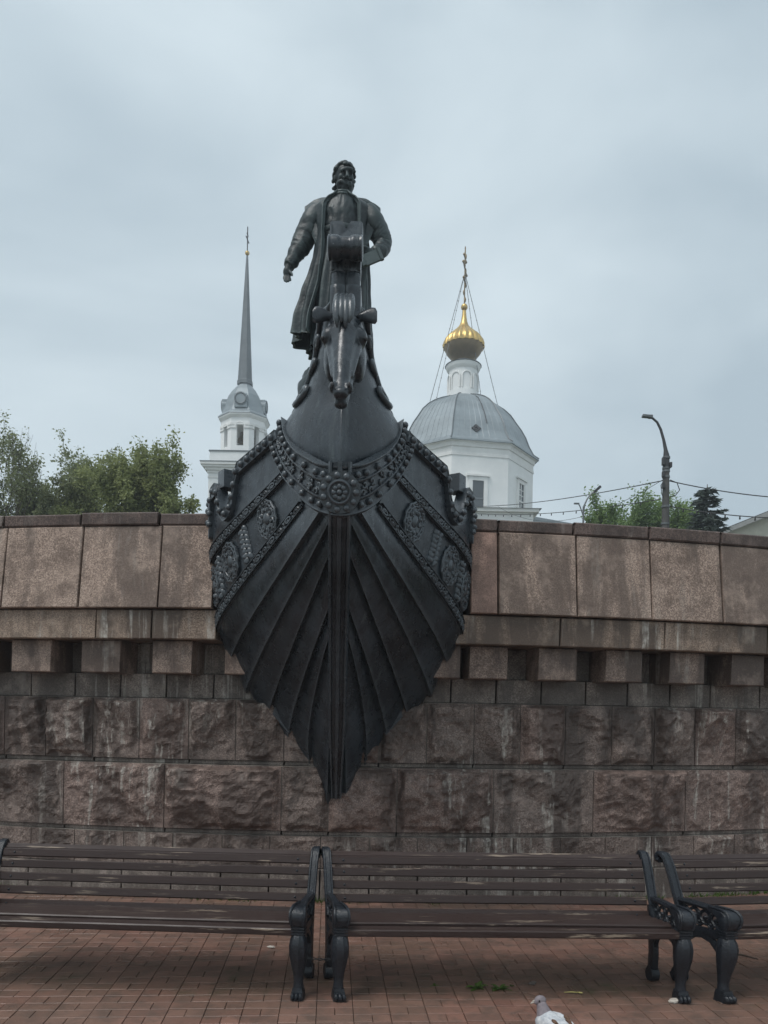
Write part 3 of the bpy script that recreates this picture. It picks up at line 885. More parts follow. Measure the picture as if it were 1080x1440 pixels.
# breast collar
OUT = [(102, 625, 5.60), (98, 640, 5.55), (93.5, 653, 5.50), (84, 670, 5.42), (71, 688, 5.31), (46, 714, 5.12), (25, 726, 4.97), (0, 731, 4.90)]
INN = [(82, 593, 5.54), (80, 605, 5.47), (77, 616, 5.40), (70, 628, 5.28), (59, 639.5, 5.14), (33, 654, 4.94), (15, 658, 4.85), (0, 659, 4.82)]
def crv(tab, t):
    """t in -1..1, spline-ish through the table"""
    q = (1 - abs(t)) * (len(tab) - 1); i = min(int(q), len(tab) - 2); f = q - i
    def c(k): return tab[max(0, min(len(tab) - 1, k))] if k < len(tab) else tab[-1]
    def cm(k):
        if k < 0: return tuple(2 * a - b for a, b in zip(tab[0], tab[1]))
        if k >= len(tab): 
            z = tab[2 * (len(tab) - 1) - k]; return (-z[0], z[1], z[2])
        return tab[k]
    p0, p1, p2, p3 = cm(i - 1), cm(i), cm(i + 1), cm(i + 2)
    r = [0.5 * (2 * b + (c_ - a) * f + (2 * a - 5 * b + 4 * c_ - d_) * f * f + (3 * b - a - 3 * c_ + d_) * f ** 3) for a, b, c_, d_ in zip(p0, p1, p2, p3)]
    px, y, d = r; s = -1 if t < 0 else 1
    return PW(s, max(0, px) * d / F, d - 0.045, HP(y, d))
def cs(t, v): return lerp(crv(OUT, t), crv(INN, t), v)
def cn(t, v, e=0.02):
    t2 = max(-0.97, min(0.97, t))
    n_ = (cs(t2 + e, v) - cs(t2 - e, v)).cross(cs(t2, v + .05) - cs(t2, v - .05)).normalized()
    if n_.y > 0: n_ = -n_
    return n_
m = MB()
def cfn(a, v):
    t = -1 + 2 * a
    lv = 0.0 + 0.020 * (smooth01(v / .06) - smooth01((v - .06) / .05) * .6 + .6 * smooth01((v - .28) / .03) - .8 * smooth01((v - .35) / .03) + .8 * smooth01((v - .63) / .03) - .6 * smooth01((v - .70) / .03) + .7 * smooth01((v - .92) / .05))
    return cs(t, v) + cn(t, v) * lv
m.shell(cfn, 70, 40, lambda a, v: cn(-1 + 2 * a, v), 0.085)
collar = m.build('breast_collar', M['bronze'], prow, smooth=SM)
m = MB()
for v, n_ in ((0.19, 25), (0.81, 23)):
    for i in range(n_):
        t = -0.98 + 1.96 * i / (n_ - 1)
        if abs(t) < 0.14: continue
        p = cs(t, v) + cn(t, v) * 0.016
        m.ell(p, 0.023, nu=8, nv=6)
m.build('stud_row', M['bronze'], collar, smooth=True, kind='stuff')
m = MB()
for i in range(27):
    t = -0.95 + 1.9 * i / 26
    if abs(t) < 0.15: continue
    c = cs(t, 0.49); n_ = cn(t, .49); tu = (cs(t + .02, .49) - cs(t - .02, .49)).normalized(); tv = n_.cross(tu)
    for sg in (-1, 1):
        cc = c + tv * (0.024 * sg) + tu * (0.012 * sg) + n_ * 0.010
        pts = [cc + (tu * cos(sg * a + i) + tv * sin(sg * a + i)) * (0.026 * (1 - a / 8.0)) for a in [j * 0.6 for j in range(10)]]
        m.tube(pts, 0.009, 5)
    m.ell(c + n_ * .012 + tu * .03, 0.012, nu=6, nv=4)
m.build('scroll_ornament', M['bronze'], collar, smooth=True, kind='stuff')
# rosette boss
c = at(474.5, 692, 4.80); c.x = PW(0, 0, 4.8, 0).x - 0.005
nn = Vector((0, -1, -0.28)).normalized(); tu = Vector((1, 0, 0)); tv = nn.cross(tu).normalized()
if tv.z < 0: tv = -tv
m = MB()
def disc(r, h, hb, n=28):
    pts = [c + (tu * cos(2 * pi * i / n) + tv * sin(2 * pi * i / n)) * r for i in range(n)]
    m.add([p + nn * h for p in pts] + [p - nn * hb for p in pts], [tuple(range(n)), tuple(range(2 * n - 1, n - 1, -1))] + [(i, (i + 1) % n, n + (i + 1) % n, n + i) for i in range(n)])
def rng(r, th, h, n=28): m.tube([c + (tu * cos(2 * pi * i / n) + tv * sin(2 * pi * i / n)) * r + nn * h for i in range(n)], th, 8, closed=True)
disc(0.132, 0.010, 0.14)
rng(0.068, 0.011, 0.018); disc(0.066, 0.016, 0.0)
for i in range(11):
    q = 2 * pi * i / 11; m.ell(c + (tu * cos(q) + tv * sin(q)) * 0.104 + nn * 0.008, (.023, .016, .023), nu=8, nv=6)
for i in range(8):
    q = 2 * pi * i / 8; m.ell(c + (tu * cos(q) + tv * sin(q)) * 0.036 + nn * 0.018, (0.019, 0.012, 0.019), nu=8, nv=6)
m.ell(c + nn * 0.022, (.019, .015, .019), nu=9, nv=7)
m.build('rosette', M['bronze'], collar, smooth=SM)

# ---- horse neck (loft of oval sections with a raised ridge down the chest)
NECK = [(700, 56, 5.44, 0.52), (672, 80, 5.50, 0.615), (650, 91, 5.53, 0.64), (625, 92, 5.54, 0.62), (602, 83, 5.52, 0.55), (580, 68, 5.49, 0.49), (560, 55, 5.45, 0.44), (540, 46, 5.40, 0.39),
        (520, 39, 5.35, 0.345), (500, 34.5, 5.29, 0.31), (480, 33, 5.22, 0.275), (460, 30, 5.13, 0.25), (445, 28, 5.05, 0.215), (434, 20, 5.00, 0.16), (428, 9, 4.98, 0.08)]
def sec(t):
    q = t * (len(NECK) - 1); i = min(int(q), len(NECK) - 2); f = q - i
    def c(k): return NECK[max(0, min(len(NECK) - 1, k))]
    p0, p1, p2, p3 = c(i - 1), c(i), c(i + 1), c(i + 2)
    return [0.5 * (2 * b + (c_ - a) * f + (2 * a - 5 * b + 4 * c_ - d_) * f * f + (3 * b - a - 3 * c_ + d_) * f ** 3) for a, b, c_, d_ in zip(p0, p1, p2, p3)]
def neck_pt(t, q, off=0.0):
    y, hw, d, dh = sec(t)
    w = hw * d / F
    cx, sx = cos(q), sin(q)
    e = lerp(1.62, 0.9, smooth01((t - .12) / .62))
    x = math.copysign(abs(cx) ** e, cx) * (w + off); yy = math.copysign(abs(sx) ** e, sx) * (dh + off)
    if sx > 0:
        r = (1 - smooth01((abs(cx) - .10) / .035)) * 0.024 * (1 - smooth01((t - .50) / .3))
        yy += r
    p = PW(0, 0, d - yy, HP(y, d))
    p.x += x
    return p
m = MB()
m.grid(lambda a, b: neck_pt(b, a * 2 * pi) + Vector((0, 0, 0.006 * noise.noise((a * 9, b * 7, 2)))), 72, 54, cu=True)
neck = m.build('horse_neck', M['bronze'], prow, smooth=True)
# mane: long wavy strands along both flanks, the last ones rolled into scrolls
for s in (-1, 1):
    def NP(t, q, off): return neck_pt(t, (q if s > 0 else pi - q), off)
    def strand(t0, t1, q0, q1, r, wav, ph, sp=None, off=.008):
        m = MB(); pts = []; rad = []
        for i in range(19):
            u = i / 18; t = lerp(t0, t1, u); q = lerp(q0, q1, smooth01(u)) + wav * sin(u * 9 + ph)
            pts.append(NP(t, q, off + .012 * sin(pi * u))); rad.append(r * (.45 + .55 * sin(pi * min(1, .1 + u * .9)) ** .5) * (1 if u < .8 or sp else 1 - (u - .8) * 3.5))
        if sp:
            Rt, Rq, tn = sp
            for i in range(1, 19):
                u = i / 18; an = u * 2 * pi * tn; k = 1 - .75 * u
                # leaves the strand going down, curls towards the chest and up again
                pts.append(NP(t1 - Rt * sin(an) * k, q1 + Rq * (1 - cos(an) * k), off + .004 + .014 * u)); rad.append(r * (1 - .5 * u))
        m.tube(pts, rad, 8); m.build('mane_lock', M['bronze'], neck, smooth=True)
    strand(.94, .40, -.20, .16, .026, .03, 0.0, (.046, .26, 1.35))
    strand(.90, .46, -.62, -.14, .030, .05, 1.2, (.034, .11, 1.2))
    strand(.88, .55, -.05, .16, .024, .04, 2.2, (.036, .20, 1.3))
    strand(.93, .68, .05, .16, .020, .04, 3.1, (.030, .16, 1.2))
    strand(.78, .38, -.80, -.40, .032, .05, 0.7, (.034, .11, 1.1))
    strand(.66, .34, -1.1, -.60, .036, .05, 2.7)

# ---- horse head
hx = PW(0, 0, 4.75, 0).x + 0.004
def HC(x, d, h): return Vector((hx + x, d, h))
m = MB()
m.ell(HC(0, 4.92, 4.10), (0.125, 0.15, 0.13))
m.ell(HC(0, 4.84, 4.03), (0.115, 0.12, 0.15), Matrix.Rotation(-.3, 3, 'X'))
for s in (-1, 1):
    m.ell(HC(s * 0.085, 4.93, 3.93), (0.055, 0.13, 0.14), Matrix.Rotation(-.3, 3, 'X'))       # cheek
    m.ell(HC(s * 0.100, 4.82, 4.025), (0.048, 0.065, 0.062))                                    # brow over the eye
    m.ell(HC(s * 0.122, 4.80, 4.0), (0.024, 0.032, 0.022))                                   # eye
    m.capsule(HC(s * 0.085, 4.80, 3.96), 0.03, HC(s * 0.050, 4.66, 3.72), 0.024)              # face crest
    m.ell(HC(s * 0.046, 4.58, 3.605), (0.027, 0.048, 0.036), Matrix.Rotation(s * .3, 3, 'Z'))   # nostril
m.capsule(HC(0, 4.80, 4.02), 0.10, HC(0, 4.66, 3.78), 0.060)
m.capsule(HC(0, 4.66, 3.78), 0.062, HC(0, 4.595, 3.60), 0.048)
m.capsule(HC(0, 4.76, 4.08), 0.050, HC(0, 4.60, 3.68), 0.034)                                # nose bone
m.ell(HC(0, 4.565, 3.565), (0.048, 0.05, 0.035)); m.ell(HC(0, 4.595, 3.515), (0.046, 0.045, 0.028))   # lips
m.capsule(HC(0, 4.92, 3.86), 0.075, HC(0, 4.66, 3.56), 0.045)                                 # jaw
m.capsule(HC(0, 4.98, 4.00), 0.13, HC(0, 5.10, 4.05), 0.14)
hd = m.build('horse_head', M['bronze'], prow); remesh(hd, 0.011, 3)
parent_base[hd.name] = parent_base['ship_prow']
for s in (-1, 1):
    m = MB()
    def ear(a, b):
        q = a * 2 * pi; L = b
        w = (0.026 + 0.026 * smooth01(L * 1.3)) * (1 if L < .97 else .62); 
        x = 0.085 + 0.12 * L; z = 4.175 + 0.035 * L - .04 * L * L; y_ = 4.86 - 0.03 * L
        dep = 0.022 if sin(q) < 0 else 0.034
        return HC(s * x, y_ + dep * sin(q) * (1 - .3 * L) , z + w * cos(q)) if True else None
    m.grid(ear, 14, 10, cu=True)
    m.build('ear', M['bronze'], hd, smooth=True)
    m = MB(); m.ell(HC(s * 0.050, 4.535, 3.607), (0.012, 0.012, 0.016)); m.build('nostril', M['dark_metal'], hd, smooth=True)
    m = MB(); m.ell(HC(s * 0.134, 4.782, 4.00), (0.014, 0.020, 0.014)); m.build('eye', M['dark_metal'], hd, smooth=True)
# forelock hanging between the ears
m = MB()
for k, x in enumerate((-0.045, -0.015, 0.015, 0.045)):
    P = [HC(x * .7, 4.86, 4.27), HC(x * .9, 4.745, 4.24), HC(x, 4.70, 4.17), HC(x * 1.02, 4.685, 4.09 + .012 * (k % 2)), HC(x * .8, 4.675, 4.02 + .03 * (k % 2))]
    m.tube(P, [0.022, 0.026, 0.026, 0.022, 0.006], 8)
m.build('forelock', M['bronze'], hd, smooth=True)
# crest of the mane: stacked locks ending in a rolled volute
m = MB()
def slabq(y0, y1, w, d, th, name_seed):
    for s in (-1, 1):
        def fn(a, b):
            x = s * lerp(0.002, w, a); y = lerp(y0, y1, b)
            bulge = 0.035 * sin(pi * (0.1 + 0.85 * a)) * (0.6 + 0.4 * sin(pi * (0.15 + .8 * b)))
            return HC(x, d - bulge + 0.004 * noise.noise((a * 4, b * 6, name_seed)), HP(y, d))
        m.shell(fn, 8, 8, lambda a, b: Vector((0, -1, 0)), th)
slabq(446, 402, 0.098, 4.86, 0.22, 1); slabq(408, 380, 0.091, 4.875, 0.14, 2); slabq(384, 356, 0.094, 4.87, 0.10, 3)
m.build('mane_crest', M['bronze'], neck, smooth=SM)
m = MB()
zt, zb_ = HP(315, 4.86), HP(352, 4.86)
pol = [(-.104, zb_), (.104, zb_), (.104, zt - .012), (.092, zt - .001), (.030, zt), (.018, zt - .018), (.004, zt - .046), (-.004, zt - .046), (-.016, zt - .018), (-.028, zt), (-.092, zt - .001), (-.104, zt - .012)]
m.prism(pol, HC(0, 4.83, 0) - Vector((0, 0, 0)), Vector((1, 0, 0)), Vector((0, 0, 1)), Vector((0, 1, 0)), .075)
for x0, x1 in ((-.104, -.092), (.092, .104)): m.box(HC((x0 + x1) / 2, 4.825, (zt + zb_) / 2 - .01), (.010, .02, zt - zb_ - .02))
zr_ = HP(345.5, 4.74); n_s = 40
pts = [HC(lerp(-.110, .110, i / n_s), 4.765, zr_) for i in range(n_s + 1)]
rad = []
for i in range(n_s + 1):
    x = abs(lerp(-.110, .110, i / n_s)); rad.append(.074 - .010 * (1 - smooth01((x - .025) / .025)) - (.012 if x > .1085 else 0) - .004 * smooth01((x - .085) / .004) + .004 * smooth01((x - .092) / .004))
m.tube(pts, rad, 28)
m.box(HC(0, 4.875, HP(362, 4.9)), (0.185, 0.06, 0.22))
m.build('mane_volute', M['bronze'], neck, smooth=radians(30))

# ================================================================== STATUE
SD = 9.5
SX = at(480, 400, SD).x
SZ = at(480, 547, SD).z
SC = F / SD
base_o = thing('statue_pedestal', (SX, SD, 2.25), 'rough dark bronze mound rising behind the horse neck and carrying the statue', 'pedestal')
m = MB()
def mound(a, b):
    q = a * 2 * pi; z = lerp(2.2, SZ + 0.13, b)
    r = lerp(0.62, 0.44, b ** 0.8) if b < 0.97 else 0.40
    n_ = noise.fractal(Vector((cos(q) * 1.4, sin(q) * 1.4, z * 1.3)), 0.9, 2, 4)
    r *= 1 + 0.22 * n_ * (1 - .5 * b)
    ox = -0.05
    return Vector((SX + ox + cos(q) * r * 1.05, SD + sin(q) * r, z))
m.grid(mound, 48, 60, cu=True)
m.add([mound(i / 48, 1.0) for i in range(48)], [tuple(range(48))])
m.build('mound', M['patina'], base_o, smooth=SM)

st = thing('bronze_statue', (SX, SD, SZ), 'dark green bronze statue of a bearded man in a long open coat holding a scroll', 'statue')
st.scale = (.94, .94, .94); st.location.z = SZ + .092
def S_(px, y, dy=0.0): return Vector((SX + (px - 480) / SC, SD + dy, SZ + (547 - y) / SC))
def SL(x, y, z): return Vector((SX + x, SD + y, SZ + z))
m = MB()
# legs and pelvis
for s in (-1, 1):
    m.capsule(SL(s * .15, 0, 1.45), .17, SL(s * .17, -.05 + .03 * s, .80), .115)
    m.capsule(SL(s * .17, -.05 + .03 * s, .80), .11, SL(s * .18, .02, .12), .07)
    m.capsule(SL(s * .18, .03, .08), .075, SL(s * .21, -.20, .06), .06)
m.ell(SL(0, 0, 1.55), (.27, .20, .22)); m.ell(SL(0.0, -.01, 1.90), (.25, .18, .28)); m.ell(SL(0, -.02, 2.14), (.31, .20, .24))
m.capsule(SL(-.24, .02, 2.24), .13, SL(.24, .02, 2.24), .13)
# neck and head
hcx = (482 - 480) / SC
m.capsule(SL(.0, .02, 2.36), .115, SL(hcx, .0, 2.52), .095)
hc = SL(hcx, -.02, 2.665)
yaw = Matrix.Rotation(radians(16), 3, 'Z') @ Matrix.Rotation(radians(13), 3, 'X')
def Hd(x, y, z): return hc + yaw @ Vector((x, y, z))
m.ell(Hd(0, .02, .045), (.125, .150, .150)); m.ell(Hd(0, -.03, -.06), (.105, .115, .125))
m.ell(Hd(0, -.118, .078), (.095, .042, .032))                                    # brow
for s in (-1, 1):
    m.ell(Hd(s * .052, -.125, .055), (.045, .026, .018), Matrix.Rotation(s * .15, 3, 'Y'))
    m.ell(Hd(s * .062, -.105, -.012), (.040, .036, .036))                       # cheekbone
    m.ell(Hd(s * .045, -.105, .022), (.022, .018, .014))                        # eye
    m.ell(Hd(s * .128, .01, .0), (.018, .03, .045))                             # ear
    m.ell(Hd(s * .022, -.150, -.030), (.018, .018, .016))
m.capsule(Hd(0, -.135, .05), .017, Hd(0, -.185, -.022), .026)                   # nose
m.ell(Hd(0, -.128, -.082), (.040, .020, .014)); m.ell(Hd(0, -.10, -.13), (.06, .045, .05))
# arms (under the sleeves) and hands
A0, A1, A2 = SL(-.37, .0, 2.20), SL(-.54, -.02, 1.80), SL(-.685, -.10, 1.46)
m.capsule(A0, .12, A1, .095); m.capsule(A1, .09, A2, .06)
pal = A2 + Vector((-.018, -.015, -.085))
m.capsule(A2, .052, pal + Vector((0, 0, .02)), .05); m.ell(pal, (.062, .042, .078))
fing = [(-.035, -.02, .95), (-.016, -.024, 1.08), (.006, -.022, 1.02), (.028, -.012, .85)]
for fx, fy, L in fing:
    a = pal + Vector((fx, fy * .5, -.05)); b = a + Vector((fx * .35 + .004, -.02, -.055 * L)); c_ = b + Vector((.014, -.012, -.045 * L))
    m.capsule(a, .018, b, .016, 7); m.capsule(b, .016, c_, .013, 7)
a = pal + Vector((.035, -.03, -.005)); b = a + Vector((.030, -.03, -.045)); c_ = b + Vector((.012, -.01, -.035))
m.capsule(a, .022, b, .018, 7); m.capsule(b, .018, c_, .014, 7)
B0, B1, B2 = SL(.38, .0, 2.20), SL(.56, .02, 1.83), SL(.42, -.20, 1.60)
m.capsule(B0, .12, B1, .10); m.capsule(B1, .09, B2, .06)
pal2 = B2 + Vector((-.06, -.07, -.035)); m.ell(pal2, (.075, .05, .05)); m.capsule(B2, .052, pal2, .048)
for k in range(4):
    a = pal2 + Vector((-.035 - .004 * k, -.03 + .012 * k, .03 - .024 * k)); b = a + Vector((-.055, -.025, -.012)); c_ = b + Vector((-.012, .03, -.03))
    m.capsule(a, .018, b, .016, 7); m.capsule(b, .016, c_, .014, 7)
a = pal2 + Vector((-.01, -.04, .035)); b = a + Vector((-.05, -.03, -.005)); m.capsule(a, .02, b, .016, 7)
body = m.build('body', M['patina'], st); remesh(body, 0.0135, 3)
parent_base[body.name] = parent_base[st.name]
# hair, beard
m = MB(); rr_ = random.Random(11)
for i in range(230):
    th = rr_.uniform(0, 2 * pi); ph = rr_.uniform(-0.35, 1.5)
    x, y, z = cos(ph) * cos(th), cos(ph) * sin(th), sin(ph)
    front = -y
    if front > 0.45 and z < 0.62: continue
    if front > 0.1 and z < 0.15: continue
    p = Hd(x * .138, y * .158 + .02, z * .155 + .045)
    r = rr_.uniform(.020, .036)
    m.ell(p, (r, r, r * .8), nu=7, nv=5)
for i in range(26):
    th = rr_.uniform(0.05 * pi, 0.95 * pi); p = Hd(cos(th) * .145, sin(th) * .12 + .03, rr_.uniform(-.10, -.01))
    m.ell(p, rr_.uniform(.022, .034), nu=7, nv=5)
hair = m.build('hair', M['patina'], st); remesh(hair, 0.010, 1, .3)
m = MB()
for i in range(60):
    th = rr_.uniform(-1.35, 1.35); v = rr_.uniform(0, 1)
    w = lerp(.122, .085, v)
    p = Hd(sin(th) * w, -cos(th) * (w + .022) - .018, lerp(-.070, -.165, v))
    if abs(th) < .5 and v < .12: continue
    m.ell(p, (.018, .020, .032), Matrix.Rotation(rr_.uniform(-.4, .4), 3, 'Y'), 7, 5)
m.ell(Hd(0, -.05, -.11), (.10, .09, .065))
for s in (-1, 1): m.capsule(Hd(s * .008, -.140, -.060), .018, Hd(s * .06, -.118, -.095), .014, 7)
bd = m.build('beard', M['patina'], st); remesh(bd, 0.011, 1, .4)
# inner robe: folds grow towards the hem
ROBE = [(0.42, .37, .32), (0.8, .35, .29), (1.2, .335, .265), (1.6, .30, .235), (1.84, .285, .215), (1.93, .278, .212), (2.0, .29, .215), (2.2, .315, .215), (2.33, .25, .175), (2.40, .145, .135), (2.455, .118, .122)]
def robe(a, b):
    z = lerp(.42, 2.455, b); q = a * 2 * pi
    rx = interp([(p[0], p[1]) for p in ROBE], z); ry = interp([(p[0], p[2]) for p in ROBE], z)
    f = 0.0
    if z < 1.95: f = (0.5 + .5 * sin(q * 13 + 1.2 * sin(z * 3))) * 0.16 * smooth01((1.95 - z) / 0.7) + 0.05 * noise.noise((cos(q) * 3, sin(q) * 3, z * .8)) * smooth01((1.95 - z) / .4)
    else: f = -0.09 * abs(noise.noise((cos(q) * 4, sin(q) * 4, z * 7))) + .03 * noise.noise((cos(q) * 9, sin(q) * 9, z * 16)) - .03 * math.exp(-((cos(q) / .05) ** 2)) * (sin(q) < 0)
    return SL(cos(q) * rx * (1 + f) * 0.97, sin(q) * ry * (1 + f) - .02, z)
m = MB(); m.grid(robe, 110, 60, cu=True); m.build('robe', M['patina'], st, smooth=True)
m = MB(); m.grid(lambda a, b: robe(a, (1.885 + .085 * b - .42) / 2.035) + Vector((cos(a * 2 * pi), sin(a * 2 * pi), 0)) * (.022 * (sin(pi * b) ** .5)), 60, 6, cu=True)
m.build('belt', M['patina'], st, smooth=True)
m = MB()
for k in range(2): m.tube([SL(cos(q) * (.135 - .01 * k), sin(q) * .14 - .01, 2.425 + .03 * k - .02 * sin(q) * -1) for q in [i * 2 * pi / 24 for i in range(24)]], .020, 8, closed=True)
m.build('collar_band', M['patina'], st, smooth=True)
# open coat
CO = [(.50, .49, .40), (.8, .46, .38), (1.2, .41, .34), (1.6, .375, .31), (1.95, .36, .285), (2.15, .39, .265), (2.26, .40, .245), (2.335, .335, .215), (2.40, .20, .175), (2.44, .155, .155)]
def coat(a, b, off=0.0):
    z = lerp(.50, 2.44, b)
    rx = interp([(p[0], p[1]) for p in CO], z) + off; ry = interp([(p[0], p[2]) for p in CO], z) + off
    op = interp([(.5, .62), (1.2, .70), (1.9, .74), (2.2, .62), (2.35, .55), (2.44, .4)], z)      # half opening at the front
    q = -pi / 2 + op + (2 * pi - 2 * op) * a
    k = smooth01((2.05 - z) / 1.2)
    f = .11 * k * sin(q * 9 + .9 * sin(z * 2.2)) + .055 * k * sin(q * 23 + 1.7 * sin(z * 1.7)) + .05 * k * noise.noise((q * 6, z * .6, 4.0)) + .05 * k * noise.noise((cos(q) * 3, sin(q) * 3, z * .7)) + .03 * noise.noise((cos(q) * 4, sin(q) * 4, z * 5))
    sk = -0.125 * smooth01((1.8 - z) / 1.2)
    hem = 0.05 * sin(q * 2 + 1) * smooth01((.9 - z) / .4)
    return SL(cos(q) * rx * (1 + f) + sk, sin(q) * ry * (1 + f) + .01, z + hem)
m = MB()
def coat_n(a, b):
    p = coat(a, b) - SL(0, 0, 0); p.z = 0; return p.normalized()
m.shell(coat, 150, 54, coat_n, 0.035)
ct = m.build('coat', M['patina'], st, smooth=SM)
for sg in (0, 1):
    m = MB()
    P = [coat(abs(sg - .006), b) + Vector((0, -.012, 0)) for b in [i / 40 for i in range(41)]]
    m.tube(P, [.017] * 41, 8, flat=.7); m.build('coat_edge', M['patina'], ct, smooth=True)
# turned-back cape collar
for s in (-1, 1):
    m = MB()
    def cape(a, b):
        # a: from the breast over the shoulder to the nape, b: inner to outer edge
        q = lerp(-1.15, 1.45, a)
        inn = SL(s * (.165 + .02 * cos(q)), sin(q) * .16, 2.43 - .30 * smooth01((-q - .2) / 1.0))
        outw = lerp(.16, .335, smooth01((q + 1.2) / .9)) * (1 - .25 * smooth01((q - .7) / .7))
        o_ = SL(s * (.17 + outw * cos(q * .6)), sin(q) * .20 + .02, 2.435 - .55 * smooth01((-q - .25) / .8) - .135)
        p = lerp(inn, o_, b); p.z += .035 * sin(pi * b) + .01 * noise.noise((a * 6, b * 4, s))
        return p
    m.shell(cape, 22, 10, lambda a, b: Vector((0, -.2, 1)).normalized(), 0.045)
    m.build('cape_collar', M['patina'], ct, smooth=SM)
def sleeve(P, R, name, nf=7, seed=0):
    m = MB(); N_ = 44; L = len(P) - 1
    def pos(t):
        q = t * L; i = min(int(q), L - 1); f = q - i
        c = lambda k: P[max(0, min(L, k))]
        p0, p1, p2, p3 = c(i - 1), c(i), c(i + 1), c(i + 2)
        return 0.5 * (2 * p1 + (p2 - p0) * f + (2 * p0 - 5 * p1 + 4 * p2 - p3) * f * f + (3 * p1 - p0 - 3 * p2 + p3) * f ** 3)
    pts = [pos(i / N_) for i in range(N_ + 1)]
    vs = []; fs = []; n = 22
    for i, p in enumerate(pts):
        t = (pts[min(i + 1, N_)] - pts[max(i - 1, 0)]).normalized(); a, b = frame_from(t, Vector((0, 1, 0)))
        r = interp(R, i / N_)
        for k in range(n):
            q = 2 * pi * k / n
            w = .05 - 0.30 * abs(noise.noise((cos(q) * .9 + seed, sin(q) * .9, i * .46 + .5 * cos(q)))) * smooth01((i / N_ - .15) / .3) + .15 * noise.noise((cos(q) * 1.6 + seed, sin(q) * 1.6, i * .10 + 7)) + .05 * sin(i * .9 + 2.5 * cos(q + seed)) * smooth01((i / N_ - .55) / .2)
            vs.append(p + a * cos(q) * r * (1 + w) + b * sin(q) * r * (1 + w))
    for i in range(N_):
        for k in range(n): fs.append((i * n + k, i * n + (k + 1) % n, (i + 1) * n + (k + 1) % n, (i + 1) * n + k))
    fs.append(tuple(range(n))); fs.append(tuple(N_ * n + k for k in range(n)))
    m.add(vs, fs); return m.build(name, M['patina'], ct, smooth=True)
sleeve([SL(-.30, .02, 2.27), SL(-.40, .01, 2.12), SL(-.525, -.01, 1.82), SL(-.60, -.05, 1.66), SL(-.685, -.10, 1.46)], [(0, .125), (.2, .15), (.5, .135), (.75, .112), (1, .072)], 'sleeve', 7, 0)
sleeve([SL(.30, .02, 2.27), SL(.41, .01, 2.12), SL(.505, .02, 1.94), SL(.54, .0, 1.80), SL(.49, -.11, 1.67), SL(.42, -.21, 1.60)], [(0, .125), (.2, .148), (.5, .124), (.75, .10), (1, .066)], 'sleeve', 7, 3)
# scroll of paper in the hand
m = MB(); rot = Matrix.Rotation(-.42, 3, 'Y')
c = SL(.40, -.30, 1.47)
m.box(c, (.24, .035, .15), rot=rot); m.tube([c + rot @ Vector((-.12, -.02, -.075)), c + rot @ Vector((-.12, -.02, .085))], .03, 10); m.tube([c + rot @ Vector((.12, -.01, -.085)), c + rot @ Vector((.12, -.01, .08))], .026, 10)
m.build('scroll', M['patina'], st, smooth=SM)

# ================================================================== CHURCH
CD = 60.0
ck = CD / F
cc0 = at(650, 600, CD)
CX = cc0.x
def ch(y): return at(650, y, CD).z
church = thing('church', (CX, CD, 2.25), 'white octagonal church drum with grey metal dome and golden onion cupola', 'church')
A0_ = radians(-13)
def octv(r, z, k, a0=A0_): a = a0 + k * pi / 4; return Vector((CX + r * sin(a), CD - r * cos(a), z))
def octo(m, prof, n=8, a0=A0_):
    vs = []; fs = []
    for (r, z) in prof: vs += [octv(r, z, k, a0) for k in range(8)]
    for i in range(len(prof) - 1):
        for k in range(8): fs.append((i * 8 + k, i * 8 + (k + 1) % 8, (i + 1) * 8 + (k + 1) % 8, (i + 1) * 8 + k))
    fs.append(tuple(range(8))); fs.append(tuple((len(prof) - 1) * 8 + k for k in range(8)))
    m.add(vs, fs)
RD = 99 * ck
zt = ch(653)
m = MB(); octo(m, [(RD, 2.2), (RD, zt)]); m.build('drum_wall', M['white'], church)
m = MB()
octo(m, [(RD - .1, zt - 1.05), (RD + .06, zt - 1.05), (RD + .06, zt - .85), (RD + .02, zt - .83), (RD + .02, zt - .45), (RD + .12, zt - .40), (RD + .16, zt - .12), (RD + .34, zt - .05), (RD + .34, zt + .12), (RD - .5, zt + .12)])
m.build('cornice', M['white_trim'], church)
m = MB()
DPS = lambda y: y + lerp(5, 13, (y - 555) / 86)
DP = [(107, 641), (106.5, 639), (99, 634), (93, 624), (88, 612), (82, 602), (75, 593), (67, 582), (58, 574), (47, 567), (35, 561.5), (20, 556), (12, 555)]
DP = [(r, DPS(y)) for r, y in DP]
octo(m, [(r * ck, ch(y)) for r, y in DP])
dome = m.build('dome', M['zinc'], church)
m = MB()
for k in range(8):
    m.tube([octv(r * ck + .02, ch(y) + .02, k) for r, y in DP[1:-1]], .045, 5)
m.build('dome_ridge', M['zinc_dark'], dome)
# standing seams on each gore
m = MB()
for k in range(8):
    for f in [i / 9 for i in range(1, 9)]:
        pts = []
        for r, y in DP[1:-2]:
            a = octv(r * ck, ch(y), k); b = octv(r * ck, ch(y), k + 1); pts.append(lerp(a, b, f))
        m.tube(pts, .016, 3)
m.build('dome_seam', M['zinc'], dome, kind='stuff')
